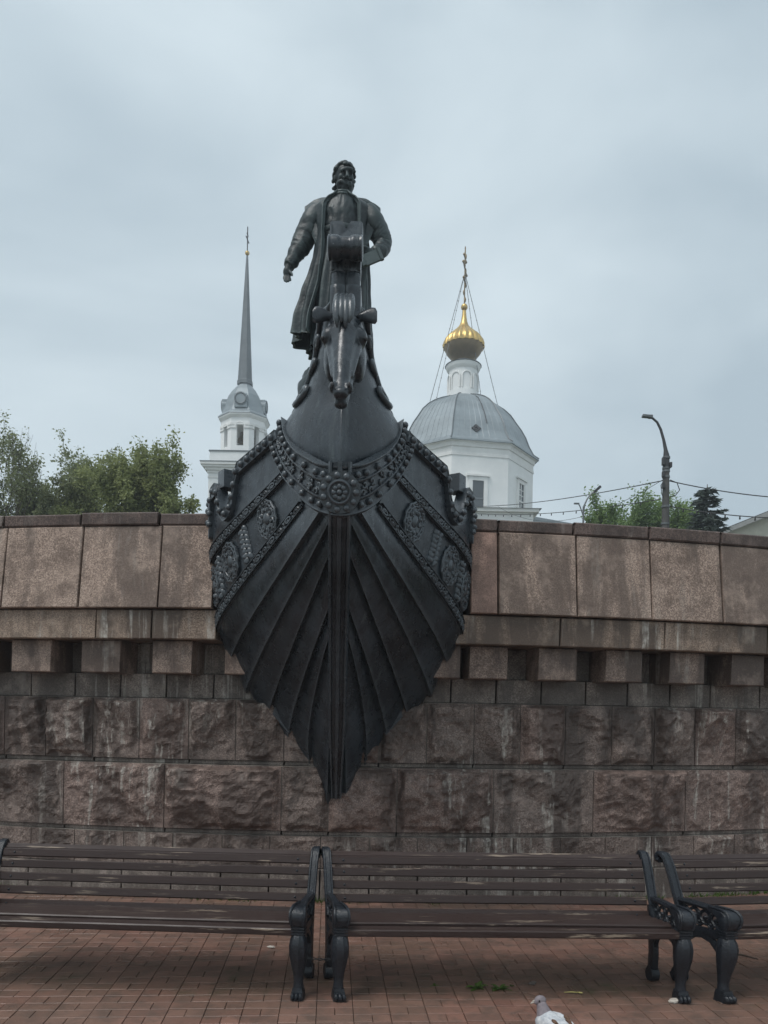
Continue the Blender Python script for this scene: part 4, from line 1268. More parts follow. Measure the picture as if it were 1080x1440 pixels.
# hatch and ladder on the front gore
def dome_pt(px, y, off=0.05):
    # intersect with the gore by marching
    p0 = Vector((0, 0, EYE)); dirv = (at(px, y, CD) - p0)
    return p0 + dirv * 1.0
def gore(k, f, y):
    r = interp(sorted([(yy, rr) for rr, yy in DP]), y)
    return lerp(octv(r * ck, ch(y), k), octv(r * ck, ch(y), k + 1), f)
m = MB(); c = gore(0, .44, 634); n_ = (gore(0, .6, 634) - gore(0, .3, 634)).cross(gore(0, .5, 630) - gore(0, .5, 638)).normalized()
if n_.y > 0: n_ = -n_
tu = (gore(0, .6, 605) - gore(0, .3, 605)).normalized(); tv = tu.cross(n_)
for dx_, dz_ in ((0, .13), (0, -.13), (.13, 0), (-.13, 0)):
    cc = c + (tu * dx_ + tv * dz_) * 1.5 + n_ * .05
    rot = Matrix((tu, n_, tv)).transposed() @ Matrix.Rotation(pi / 4, 3, 'Y')
    m.box(cc, (.24, .06, .24), rot=rot)
m.build('dome_hatch', M['dark_metal'], dome)
m = MB(); P = [gore(0, .66, y) + n_ * .06 for y in (565, 580, 595, 610, 625)]
m.tube(P, .03, 4); m.build('lightning_rod', M['dark_metal'], dome)
# windows in the faces
def face_frame(k):
    a = octv(RD, 0, k); b = octv(RD, 0, k + 1); t = (b - a).normalized(); nrm = t.cross(Vector((0, 0, 1)))
    if nrm.dot(a + b - 2 * Vector((CX, CD, 0))) < 0: nrm = -nrm
    return a, b, t, nrm
def face_window(parent, k, f, z0, z1, w, mull):
    a, b, t, nrm = face_frame(k); c = lerp(a, b, f)
    R_ = Matrix((t, -nrm, Vector((0, 0, 1)))).transposed()
    zc = (z0 + z1) / 2; H_ = z1 - z0
    m = MB()
    for sx in (-1, 1): m.box(c + t * sx * (w / 2 + .14) + nrm * .05 + Vector((0, 0, zc)), (.28, .12, H_ + .56), rot=R_)
    for z, hh in ((z1 + .14, .28), (z0 - .14, .28)): m.box(c + nrm * .051 + Vector((0, 0, z)), (w + .002, .12, hh), rot=R_)
    m.box(c + nrm * .08 + Vector((0, 0, z1 + .36)), (w + .9, .25, .14), rot=R_)
    wd = m.build('window', M['white_trim'], parent)
    m = MB(); m.box(c + nrm * .012 + Vector((0, 0, zc)), (w, .02, H_), rot=R_); m.build('pane', M['glass'], wd)
    m = MB()
    m.box(c + nrm * .035 + Vector((0, 0, lerp(z0, z1, .42))), (w, .04, .10), rot=R_)
    if mull:
        m.box(c + nrm * .037 + Vector((0, 0, zc)), (.09, .04, H_), rot=R_)
        for q in (.2, .62, .8): m.box(c + nrm * .034 + Vector((0, 0, lerp(z0, z1, q))), (w, .04, .05), rot=R_)
    m.build('glazing_bar', M['white_trim' if mull else 'zinc_dark'], wd)
def cz(y, d): return at(665, y, d).z
face_window(church, 0, .47, cz(717, 54.6), cz(674, 54.6), 16.5 * ck * .91, False)
face_window(church, 1, .50, cz(722, 57), cz(680, 57), 14.5 * ck, True)
face_window(church, 7, .50, cz(716, 57), cz(672, 57), 14.5 * ck, True)
# lantern
LR = 20.5 * ck; z0, z1 = ch(557), ch(520)
m = MB(); m.lathe([(LR * 1.08, z0 - .3), (LR * 1.08, z0 + .12), (LR, z0 + .16), (LR * .98, z1 - .25), (LR * 1.12, z1 - .1), (LR * 1.16, z1), (LR * 1.2, z1 + .18), (LR * .9, z1 + .28)], (CX, CD, 0), 24)
lan = m.build('lantern', M['white'], church, smooth=SM)
for k in range(8):
    q = A0_ + k * pi / 4 + pi / 8; d_ = Vector((sin(q), -cos(q), 0)); t = Vector((cos(q), sin(q), 0))
    m = MB(); c = Vector((CX, CD, 0)) + d_ * LR * .99
    pts = []
    for i in range(13):
        a = pi * i / 12; pts.append(c + t * (cos(a) * .36) + Vector((0, 0, z0 + 1.15 + sin(a) * .36)))
    pts = [c + t * .36 + Vector((0, 0, z0 + .25))] + pts + [c - t * .36 + Vector((0, 0, z0 + .25))]
    m.tube(pts, .06, 5); m.build('blind_arch', M['white_trim'], lan)
m = MB(); m.lathe([(LR * 1.22, z1 + .18), (LR * 1.26, z1 + .22), (LR * .62, z1 + .62), (LR * .6, z1 + .7)], (CX, CD, 0), 24); m.build('lantern_roof', M['zinc_dark'], lan, smooth=SM)
# onion
ON = [(14, 512), (13, 509), (14.5, 506), (19, 503), (24, 497), (27, 491), (27.7, 488)]
m = MB(); m.lathe([(r * ck, ch(y)) for r, y in ON], (CX, CD, 0), 40)
on = m.build('onion_dome', M['gold_dull'], church, smooth=SM)
ON2 = [(28.2, 489), (28.4, 486), (26.5, 480), (22, 474), (16, 468.5), (10, 463), (6.5, 458), (4.3, 452), (3.2, 444), (2.6, 437)]
m = MB(); m.lathe([(r * ck, ch(y)) for r, y in ON2], (CX, CD, 0), 96, fl=lambda q, z: 0.10 * (abs(cos(q * 10)) - .5) * (1 if z < ch(462) else 0))
m.build('gilded_gores', M['gold'], on, smooth=SM)
m = MB(); m.ell((CX, CD, ch(432)), 4.8 * ck, nu=16, nv=12); m.build('ball', M['gold'], on, smooth=True)
# cross seen almost edge on
m = MB(); zc0, zc1 = ch(428), ch(347)
m.tube([(CX, CD, zc0), (CX, CD, zc1)], .055, 6)
ed = Vector((.22, .97, 0))
for z, L in ((.62, 1.0), (.80, .55), (.40, .6)):
    zz = lerp(zc0, zc1, z); m.tube([Vector((CX, CD, zz)) - ed * L, Vector((CX, CD, zz)) + ed * L], .06, 6)
    for sg in (-1, 1): m.ell(Vector((CX, CD, zz)) + ed * L * sg, .11, nu=8, nv=6)
for i in range(7): m.ell((CX + .05 * (-1) ** i, CD, lerp(zc0, zc1, .08 + i * .125)), (.085, .085, .22), nu=8, nv=6)
cr = m.build('cross', M['gold_dull'], on, smooth=SM)
for (px, y) in ((604, 564), (700, 568), (611, 570), (677, 560)):
    m = MB(); b = at(px, y + 3, {604: CD, 700: CD, 611: CD - 1.8, 677: CD - 1.2}[px]); a = Vector((CX, CD, lerp(zc0, zc1, .55)))
    m.tube([a, b], .022, 4)
    for i in range(1, 14):
        m.ell(lerp(a, b, i / 14), .045, nu=5, nv=4)
    m.build('guy_chain', M['steel'], cr)
# lower wing beside the drum
m = MB(); za = ch(733); zb = ch(722)
m.hexa([(CX - 1, CD - 9, 2.2), (CX + 4.0, CD - 9, 2.2), (CX + 4.0, CD - 3, 2.2), (CX - 1, CD - 3, 2.2), (CX - 1, CD - 9, za - 1.6), (CX + 4.0, CD - 9, za - 1.6), (CX + 4.0, CD - 3, za - 1.6), (CX - 1, CD - 3, za - 1.6)])
ann = m.build('porch_wing', M['white'], church)
m = MB(); ze = at(700, 727, CD - 9).z
m.box((CX + 1.5, CD - 6, za - 1.5), (5.7, 6.6, .22)); m.build('wing_cornice', M['white_trim'], ann)
m = MB(); z_ = za - 1.39
m.add([(CX - 1.4, CD - 9.4, z_), (CX + 4.5, CD - 9.4, z_), (CX + 4.5, CD - 2.6, z_), (CX - 1.4, CD - 2.6, z_), (CX + .8, CD - 5.5, z_ + .75), (CX + 2.6, CD - 5.5, z_ + .75)], [(0, 1, 5, 4), (1, 2, 5), (2, 3, 4, 5), (3, 0, 4), (0, 3, 2, 1)])
m.build('wing_roof', M['zinc'], ann)
m = MB(); p = at(765, 735, 66)
m.hexa([(p.x - 3, 63, 2.2), (p.x + 3.2, 63, 2.2), (p.x + 3.2, 70, 2.2), (p.x - 3, 70, 2.2), (p.x - 3, 63, p.z), (p.x + 3.2, 63, p.z - 1.0), (p.x + 3.2, 70, p.z - 1.0), (p.x - 3, 70, p.z)])
m.build('side_wing', M['zinc'], church)

# ================================================================== BELL TOWER
TD = 66.0; tk = TD / F
TX = at(343.5, 600, TD).x
def th_(y): return at(343, y, TD).z
tower = thing('bell_tower', (TX, TD, 2.25), 'white bell tower with arched openings and a tall slim grey spire', 'tower')
def sq(m, hw, z0, z1, cx=TX, hwy=None):
    m.box((cx, TD, (z0 + z1) / 2), (2 * hw, 2 * (hwy or hw), z1 - z0))
HW = 56 * tk
tk0 = tk; th0 = th_
tk = (TD - 2.6) / F
def th_(y): return at(343, y, TD - 2.6).z
HW = 41.5 * tk
m = MB(); sq(m, HW, 2.2, th_(664)); m.build('shaft', M['white'], tower)
m = MB()
for hw, ya, yb in ((42.3, 672, 669), (43, 665, 661.5), (45.5, 661.5, 658), (48.5, 658, 655), (51, 655, 651.5)):
    sq(m, hw * tk, th_(ya), th_(yb))
m.build('cornice', M['white_trim'], tower)
m = MB(); sq(m, 51.8 * tk, th_(651.5), th_(650.6)); m.build('cornice_flashing', M['zinc_dark'], tower)
m = MB(); sq(m, 40.5 * tk, th_(650.6), th_(634)); m.build('attic', M['white'], tower)
m = MB(); sq(m, 41.6 * tk, th_(634), th_(632.3)); m.build('attic_flashing', M['zinc_dark'], tower)
# belfry: eight piers and arches built as wall segments round open arches
tk = tk0; th_ = th0; tw0 = at(343, 632.3, TD - 2.6).z
OR = 32.5 * tk; A1_ = radians(22.5)
def tv_(r, z, a): return Vector((TX + r * sin(a), TD - r * cos(a), z))
zb0, zb1 = tw0 - .02, at(343, 582, TD - 1.9).z
za0, za1 = at(343, 626, TD - 1.9).z, at(343, 600, TD - 1.9).z
for k in range(8):
    a0 = -A1_ + k * pi / 4; a = tv_(OR, 0, a0); b = tv_(OR, 0, a0 + pi / 4)
    t = (b - a); W = t.length; t.normalize(); nrm = Vector((sin(a0 + pi / 8), -cos(a0 + pi / 8), 0))
    ow = .29 * (1 if k % 2 == 0 else .9)
    m = MB()
    # outline split into pieces round the opening
    def P_(x, z, o=0): return a + t * x + Vector((0, 0, z)) - nrm * o
    nA = 10; c_ = W / 2
    arch = [(c_ - ow, za0)] + [(c_ - ow * cos(pi * i / nA), za1 + ow * sin(pi * i / nA)) for i in range(nA + 1)] + [(c_ + ow, za0)]
    th = .45
    front = []; 
    def quadp(pts):
        n_ = len(pts)
        m.add([P_(x, z) for x, z in pts] + [P_(x, z, th) for x, z in pts], [tuple(range(n_)), tuple(range(2 * n_ - 1, n_ - 1, -1))] + [(i, (i + 1) % n_, n_ + (i + 1) % n_, n_ + i) for i in range(n_)])
    quadp([(0, zb0), (W, zb0), (W, za0), (0, za0)])
    quadp([(0, za0), (c_ - ow, za0), (c_ - ow, za1), (0, za1)]); quadp([(c_ + ow, za0), (W, za0), (W, za1), (c_ + ow, za1)])
    for i in range(nA):
        x0, z0 = arch[1 + i]; x1, z1 = arch[2 + i]
        ox0 = lerp(0, W, i / nA); ox1 = lerp(0, W, (i + 1) / nA)
        quadp([(x0, z0), (x1, z1), (ox1, zb1), (ox0, zb1)])
    quadp([(0, za1), (c_ - ow, za1), (0, zb1)]); quadp([(W, za1), (W, zb1), (c_ + ow, za1)])
    seg = m.build('belfry_wall', M['white'], tower)
    m = MB()
    pts = [P_(c_ - (ow + .12) * cos(pi * i / 12), za1 + (ow + .12) * sin(pi * i / 12), -.03) for i in range(13)]
    m.tube(pts, .07, 5)
    m.box(P_(c_ - ow / 2 - c_ / 2 - .0, za1 - .03, -.03), ((c_ - ow), .1, .12), rot=Matrix((t, -nrm, Vector((0, 0, 1)))).transposed())
    m.box(P_(c_ + ow / 2 + c_ / 2 + .0, za1 - .03, -.03), ((c_ - ow), .1, .12), rot=Matrix((t, -nrm, Vector((0, 0, 1)))).transposed())
    m.build('arch_moulding', M['white_trim'], seg)
m = MB()
vs = []
def octT(m, prof, a0=-A1_):
    vs = []; fs = []
    for r, z in prof: vs += [tv_(r, z, a0 + k * pi / 4) for k in range(8)]
    for i in range(len(prof) - 1):
        for k in range(8): fs.append((i * 8 + k, i * 8 + (k + 1) % 8, (i + 1) * 8 + (k + 1) % 8, (i + 1) * 8 + k))
    fs.append(tuple(range(8))); fs.append(tuple((len(prof) - 1) * 8 + k for k in range(8)))
    m.add(vs, fs)
m = MB(); octT(m, [(OR - .5, zb1 - .9), (OR + .08, zb1 - .9), (OR + .08, zb1 - .7), (OR - .5, zb1 - .7)]); m.build('belfry_string_course', M['white_trim'], tower)
m = MB(); octT(m, [(OR - .5, zb1 - .25), (OR + .05, zb1 - .25), (OR + .22, zb1 - .05), (OR + .22, zb1 + .08), (OR - .5, zb1 + .08)]); m.build('belfry_cornice', M['white_trim'], tower)
DT = [(37, 583), (36.5, 581.5), (31.5, 577), (28.5, 571), (26, 564), (23, 557), (18, 551), (13, 546.5), (9.5, 543), (9, 540)]
m = MB(); dz_ = th_(583) - zb1 - .08
m = MB(); octT(m, [(r * tk, th_(y) - dz_ * max(0, min(1, (y - 545) / 30))) for r, y in DT]); cap_ = m.build('belfry_dome', M['zinc'], tower)
m = MB()
for k in (0, 2, 4, 6):
    a0 = k * pi / 4; d_ = Vector((sin(a0), -cos(a0), 0)); t = Vector((cos(a0), sin(a0), 0))
    c = Vector((TX, TD, th_(570.5) - .15)) + d_ * 23.5 * tk
    R_ = Matrix((t, d_, Vector((0, 0, 1)))).transposed()
    m = MB(); m.box(c - Vector((0, 0, .1)), (1.05, 0.8, 1.15), rot=R_)
    m.tube([c + d_ * -.5 + Vector((0, 0, .05)), c + d_ * .45 + Vector((0, 0, .05))], .56, 24, up=Vector((0, 0, 1)))
    dm = m.build('dormer', M['zinc'], cap_, smooth=SM)
    m = MB(); m.tube([c + d_ * .44 + t * (cos(q) * .46) + Vector((0, 0, .05 + sin(q) * .46)) for q in [i * 2 * pi / 24 for i in range(24)]], .075, 6, closed=True); m.build('dormer_ring', M['zinc_dark'], dm, smooth=True)
sx_t = TX
m = MB(); octT(m, [(11.2 * tk, th_(542)), (11.2 * tk, th_(537)), (10.2 * tk, th_(536)), (1.4 * tk, th_(360)), (.6 * tk, th_(357))]); sp = m.build('spire', M['zinc_dark'], tower)
m = MB(); m.ell((TX, TD, th_(356)), 3.2 * tk, nu=14, nv=10); m.build('spire_ball', M['gold'], sp, smooth=True)
m = MB(); m.tube([(TX, TD, th_(357)), (TX, TD, th_(319))], .05, 6)
m.tube([(TX - .03, TD - .5, th_(337)), (TX + .03, TD + .5, th_(337))], .05, 6); m.tube([(TX, TD - .25, th_(330)), (TX, TD + .25, th_(330))], .05, 6)
m.build('spire_cross', M['dark_metal'], sp)
# bell
m = MB(); m.lathe([(.62, th_(622)), (.55, th_(620)), (.38, th_(614)), (.30, th_(609)), (.1, th_(607))], (TX, TD, 0), 16); m.build('bell', M['gold_dull'], tower, smooth=SM)

# ================================================================== HOUSE at the right
HD = 45.0
p = at(1032, 733, HD); q = at(1110, 722, HD)
house = thing('house', (p.x + 3, HD, 2.25), 'cream house with grey gable roof behind the parapet slabs', 'house')
zr = at(1022, 752, HD).z
m = MB(); xl = at(1016, 740, HD).x
m.hexa([(xl, HD, 2.2), (xl + 9, HD, 2.2), (xl + 9, HD + 9, 2.2), (xl, HD + 9, 2.2), (xl, HD, at(1040, 746, HD).z), (xl + 9, HD, at(1040, 746, HD).z), (xl + 9, HD + 9, at(1040, 746, HD).z), (xl, HD + 9, at(1040, 746, HD).z)])
m.build('wall', M['cream'], house)
ze = at(1035, 749, HD).z; xr = xl + 4.5; zk = ze + 4.5 * .42
m = MB(); m.add([(xl, HD + .02, at(1040, 746, HD).z), (xl + 9, HD + .02, at(1040, 746, HD).z), (xr, HD + .02, zk - .15), (xl, HD + .4, at(1040, 746, HD).z), (xl + 9, HD + .4, at(1040, 746, HD).z), (xr, HD + .4, zk - .15)], [(0, 1, 2), (5, 4, 3), (0, 2, 5, 3), (1, 4, 5, 2), (0, 3, 4, 1)])
m.build('gable', M['cream'], house)
m = MB()
for sg in (-1, 1):
    x0 = xr + sg * 5.0; z0 = zk - 5.0 * .42
    m.hexa([(xr, HD - .6, zk), (x0, HD - .6, z0), (x0, HD + 9.5, z0), (xr, HD + 9.5, zk), (xr, HD - .6, zk + .16), (x0, HD - .6, z0 + .16), (x0, HD + 9.5, z0 + .16), (xr, HD + 9.5, zk + .16)])
rf = m.build('roof', M['roof_grey'], house)
m = MB()
for sg in (-1, 1):
    x0 = xr + sg * 5.05; z0 = zk - 5.05 * .42
    m.hexa([(xr, HD - .68, zk - .16), (x0, HD - .68, z0 - .16), (x0, HD - .6, z0 - .16), (xr, HD - .6, zk - .16), (xr, HD - .68, zk + .1), (x0, HD - .68, z0 + .1), (x0, HD - .6, z0 + .1), (xr, HD - .6, zk + .1)])
m.build('barge_board', M['fascia'], rf)
# ================================================================== STREET LAMPS, CABLES
LD = 25.0
lp = thing('lamp_pole', (at(936, 745, LD).x, LD, 2.25), 'grey concrete utility pole with curved steel arm and small lamp head', 'street lamp')
lx = at(936, 700, LD).x
def lz(y): return at(936, y, LD).z
m = MB(); m.tube([(lx + .02, LD, 2.2), (lx + .01, LD, lz(742)), (lx, LD, lz(648))], [.16, .125, .10], 12); m.build('pole', M['concrete'], lp, smooth=SM)
m = MB(); m.tube([(lx, LD, lz(660)), (lx, LD, lz(640)), (lx - .03, LD, lz(632)), (lx - .10, LD, lz(618)), (lx - .20, LD, lz(604)), (lx - .32, LD, lz(594)), (lx - .47, LD, lz(588.5)), (lx - .56, LD, lz(587))], [.115, .095, .06, .046, .042, .038, .036, .034], 10)
m.build('curved_arm', M['dark_metal'], lp, smooth=SM)
m = MB(); m.box((lx - .66, LD, lz(586) + .0), (.30, .16, .07), rot=Matrix.Rotation(.08, 3, 'Y')); m.box((lx - .54, LD, lz(586.5)), (.12, .12, .10)); m.build('lamp_head', M['steel'], lp)
m = MB()
for y in (645, 660, 664, 672, 714, 738):
    m = MB(); m.tube([(lx, LD, lz(y)), (lx, LD, lz(y) + .06)], .125 if y < 700 else .14, 14); m.build('clamp_band', M['steel'], lp, smooth=SM)
m = MB()
for (dx, y, sx, sz) in ((-.12, 650, .08, .24), (.11, 655, .07, .16), (-.12, 668, .06, .16), (-.11, 684, .07, .16)): m.box((lx + dx, LD - .08, lz(y)), (sx, .14, sz))
m.build('bracket_box', M['dark_metal'], lp)
m = MB()
m.tube([(lx + .1, LD - .1, lz(676)), (lx + .33, LD - .1, lz(680)), (lx + .42, LD - .1, lz(690)), (lx + .30, LD - .1, lz(697)), (lx + .12, LD - .1, lz(700))], .016, 5)
m.tube([(lx - .1, LD - .1, lz(676)), (lx - .2, LD - .1, lz(684)), (lx - .16, LD - .1, lz(697)), (lx - .1, LD - .1, lz(702))], .012, 5)
m.build('loose_wire', M['cable'], lp, smooth=True)
LD2 = 27.0
b2 = at(820, 745, LD2)
l2 = thing('lamp_post', (b2.x, LD2, 2.25), 'slim grey lamp post with two bent arms of unequal height', 'street lamp')
m = MB(); m.tube([(b2.x, LD2, 2.2), (b2.x, LD2, at(820, 712, LD2).z)], [.06, .032], 8); m.build('post', M['steel'], l2, smooth=SM)
for pts, nm in (([(820, 722), (822, 710), (826, 701), (832, 694), (838, 690)], 1), ([(820, 726), (818, 719), (816, 713), (814, 709)], 0)):
    m = MB(); m.tube([at(x, y, LD2) for x, y in pts], .03 if nm else .02, 6); m.build('arm', M['steel'], l2, smooth=SM)
    m = MB(); e = at(*pts[-1], LD2)
    if nm: m.box(e + Vector((.05, 0, .05)), (.28, .15, .09), rot=Matrix.Rotation(-.75, 3, 'Y'))
    else: m.box(e + Vector((-.08, 0, .02)), (.18, .09, .04))
    m.build('lamp_head', M['dark_metal' if nm else 'steel'], l2)
def cable(name, a, b, sag, r, label, cat, bulbs=0, grp=None):
    pts = [lerp(a, b, i / 24) - Vector((0, 0, sag * 4 * (i / 24) * (1 - i / 24))) for i in range(25)]
    m = MB(); m.tube(pts, r, 5)
    if not bulbs:
        o = m.build(name, M['cable'], smooth=True); tag(o, label, cat, grp); return
    t = thing(name, a, label, cat, grp)
    m.build('wire', M['cable'], t, smooth=True)
    for i in range(1, bulbs):
        f = i / bulbs * 24; k = min(int(f), 23); p = lerp(pts[k], pts[k + 1], f - k)
        mm = MB(); mm.tube([p + Vector((0, 0, .01)), p - Vector((0, 0, .06))], .02, 6); mm.ell(p - Vector((0, 0, .085)), .03, nu=7, nv=5); mm.build('bulb', M['dark_metal'], t, smooth=True)
pl = Vector((lx - .1, LD, lz(676))); pr = Vector((lx + .1, LD, lz(676)))
cable('overhead_cable', pl, at(655, 712, 50), .25, .018, 'thin black cable from the concrete pole to the white church', 'cable')
cable('overhead_cable', pr, at(1130, 702, 24), .10, .018, 'thin black cable from the concrete pole towards the cream house', 'cable')
cable('overhead_cable', pl + Vector((0, 0, .03)), at(700, 712, 44), 1.1, .009, 'slack thin wire sagging below the cable between pole and church', 'cable')
cable('light_string', Vector((lx - .15, LD, lz(702))), at(668, 722, 46), .25, .016, 'string of small bulbs strung from the concrete pole to the church', 'light string', 16)
cable('light_string', Vector((lx + .15, LD, lz(712))), at(1130, 729, 22), .1, .016, 'string of small bulbs strung from the concrete pole past the spruce', 'light string', 9)

# ================================================================== TREES
def grow(m, p, d, L, r, lev, rr, tips, maxlev, spread, up):
    n = 4; pts = [p.copy()]; rad = [r]; q = p.copy(); dd = d.copy()
    for i in range(n):
        dd = (dd + Vector((rr.gauss(0, .13), rr.gauss(0, .13), rr.gauss(0, .08) + up * .10))).normalized()
        q = q + dd * (L / n); pts.append(q.copy()); rad.append(max(.006, r * (1 - .5 * (i + 1) / n)))
    m.tube(pts, rad, 7 if lev < 2 else (5 if lev < 4 else 3), caps=False)
    if lev >= maxlev - 2: tips.append((pts, lev))
    if lev >= maxlev: return
    nb = rr.choice((2, 3, 3)) if lev > 0 else 5
    for k in range(nb):
        f = rr.uniform(.45, 1.0) if k else 1.0
        i = min(n - 1, int(f * n)); b = lerp(pts[i], pts[i + 1], f * n - i) if i < n else pts[-1]
        az = rr.uniform(0, 2 * pi); a, c = frame_from(dd)
        sp = rr.uniform(.45, 1.0) * spread
        nd = (dd * cos(sp) + (a * cos(az) + c * sin(az)) * sin(sp)).normalized()
        grow(m, b, nd, L * rr.uniform(.58, .82), max(.006, r * .5 * rr.uniform(.75, 1.1)), lev + 1, rr, tips, maxlev, spread, up)
def tree(name, cpx, hwpx, ytop, dist, label, leafmat, seed, maxlev=6, leaves=30, size=.10, spread=.75, up=.4, dens=1.0, trunk=.3, group=None, r0=.17):
    """crown centred on photo column cpx, half width and top taken from the photo at the tree's own distance"""
    rr = random.Random(seed)
    base = Vector((at(cpx, 720, dist).x, dist, 2.25)); H = at(cpx, ytop, dist).z - 2.25
    m = MB(); tips = []
    grow(m, base.copy(), Vector((0, 0, 1)), H * trunk, r0, 0, rr, tips, maxlev, spread, up)
    ends = [p for pts, _ in tips for p in pts]
    top = sorted(p.z for p in ends)[int(len(ends) * .995)]; sc = H / max(.1, top - base.z)
    hi = [p for p in ends if (p.z - base.z) * sc > H * .45]
    cxm = sum(p.x for p in hi) / len(hi); cym = sum(p.y for p in hi) / len(hi)
    rad = sorted(abs(p.x - cxm) for p in hi)[int(len(hi) * .93)]
    k = (hwpx * dist / F) / max(.1, rad)
    def fit(p):
        f = smooth01((p.z - base.z) / max(.1, (top - base.z) * .5))
        return Vector((base.x + (p.x - lerp(base.x, cxm, f)) * k, base.y + (p.y - lerp(base.y, cym, f)) * k, base.z + (p.z - base.z) * sc))
    t = thing(name, base, label, 'tree', group)
    m.v = [fit(p) for p in m.v]
    m.build('trunk', M['bark'], t, smooth=True, fix=False)
    V = []; Fc = []
    for pts, lev in tips:
        if rr.random() > dens: continue
        pts = [fit(p) for p in pts]
        n_l = int(leaves * rr.uniform(.4, 1.5)); sz = size * rr.uniform(.8, 1.2)
        for j in range(n_l):
            f = rr.uniform(.15, 1.05) * (len(pts) - 1); i = min(len(pts) - 2, int(f)); p = lerp(pts[i], pts[i + 1], f - i)
            s_ = sz * rr.uniform(.6, 1.25)
            p = p + Vector((rr.gauss(0, 1), rr.gauss(0, 1), rr.gauss(0, 1))) * size * .9
            d = Vector((rr.gauss(0, 1), rr.gauss(0, 1), rr.gauss(-.35, .7))).normalized(); a, b = frame_from(d)
            w = a * cos(j) + b * sin(j)
            nn_ = d.cross(w) * s_ * .12
            k0 = len(V)
            V += [p, p + d * s_ * .5 + w * s_ * .30 + nn_, p + d * s_, p + d * s_ * .5 - w * s_ * .30 + nn_]
            Fc += [(k0, k0 + 1, k0 + 2), (k0, k0 + 2, k0 + 3)]
    lv = MB(); lv.v = V; lv.f = Fc
    lv.build('crown', M[leafmat], t, fix=False)
    return t
G1 = 'trees behind the parapet left of the bell tower'
def tb(x, d): return (at(x, 720, d).x, d, 2.25)
tree('leafy_tree', 208, 48, 630, 22, 'rounded olive green tree whose crown ends just short of the white bell tower', 'leaf_a', 21, leaves=34, group=G1)
tree('leafy_tree', 150, 55, 632, 24, 'yellowish green tree next to the rounded olive tree, away from the tower', 'leaf_a', 34, leaves=32, group=G1)
tree('leafy_tree', 84, 54, 632, 25, 'pale green lower tree beside the bare topped tall tree', 'leaf_b', 47, leaves=26, group=G1)
tree('leafy_tree', 22, 42, 602, 23, 'tall sparse grey green tree with bare twigs sticking out of its top', 'leaf_b', 58, leaves=12, size=.09, up=.7, dens=.62, group=G1)
tree('leafy_tree', -50, 60, 622, 24, 'grey green tree on the far side of the bare topped tall tree', 'leaf_b', 63, leaves=24, group=G1)
tree('leafy_tree', 120, 110, 672, 30, 'low wide olive tree filling the background behind the row of trees', 'leaf_a', 71, leaves=26, size=.14, group=G1)
tree('leafy_tree', 862, 34, 702, 29, 'fresh green broadleaf tree beside the slim two armed lamp post', 'leaf_c', 85, leaves=26, size=.12)
tree('leafy_tree', 902, 38, 706, 31, 'fresh green broadleaf tree right behind the concrete lamp pole', 'leaf_c', 92, leaves=26, size=.12)
tree('leafy_tree', 948, 32, 703, 30, 'fresh green broadleaf tree touching the dark spruce', 'leaf_c', 99, leaves=26, size=.12)
# spruce
def spruce(x, ytop, d, seed):
    b = Vector(tb(x, d)); top = at(x, ytop, d).z; H = top - b.z; rr = random.Random(seed)
    t = thing('spruce_tree', b, 'dark blue green spruce with pointed top right of the lamp pole', 'tree')
    m = MB(); m.tube([b, b + Vector((0, 0, H * .5)), Vector((b.x, b.y, top))], [.16, .10, .012], 7); m.build('trunk', M['bark'], t, smooth=True)
    V = []; Fc = []; br = MB()
    z = H * .12
    while z < H * .985:
        f = 1 - z / H; R = .13 + 1.95 * f ** .8
        nb = 7 if f > .15 else 5
        for k in range(nb):
            az = rr.uniform(0, 2 * pi); L = R * rr.uniform(.65, 1.12); st_ = Vector((b.x, b.y, b.z + z)); dirv = Vector((cos(az), sin(az), -.10))
            pts = [st_ + dirv * (L * i / 5) + Vector((0, 0, -.10 * L * (i / 5) + .22 * L * (i / 5) ** 2)) for i in range(6)]
            br.tube(pts, [.022 * (1 - i / 6) + .004 for i in range(6)], 3, caps=False)
            for i in range(int(42 * L) + 10):
                u = rr.uniform(.1, 1.03) * 5; j = min(4, int(u)); p = lerp(pts[j], pts[j + 1], u - j)
                sd_ = Vector((-sin(az), cos(az), 0)) * rr.choice((-1, 1)); d_ = (dirv * rr.uniform(.3, 1) + sd_ * rr.uniform(.2, 1) + Vector((0, 0, rr.uniform(-.5, .2)))).normalized()
                s_ = rr.uniform(.14, .30); a, c = frame_from(d_); w = (a * cos(i) + c * sin(i)) * s_ * .22
                k0 = len(V); V += [p - w, p + w, p + d_ * s_]; Fc.append((k0, k0 + 1, k0 + 2))
        z += .13 + .10 * f
    br.build('branches', M['bark'], t, fix=False)
    lv = MB(); lv.v = V; lv.f = Fc; lv.build('crown', M['needle'], t, fix=False)
spruce(994, 681, 26, 5)

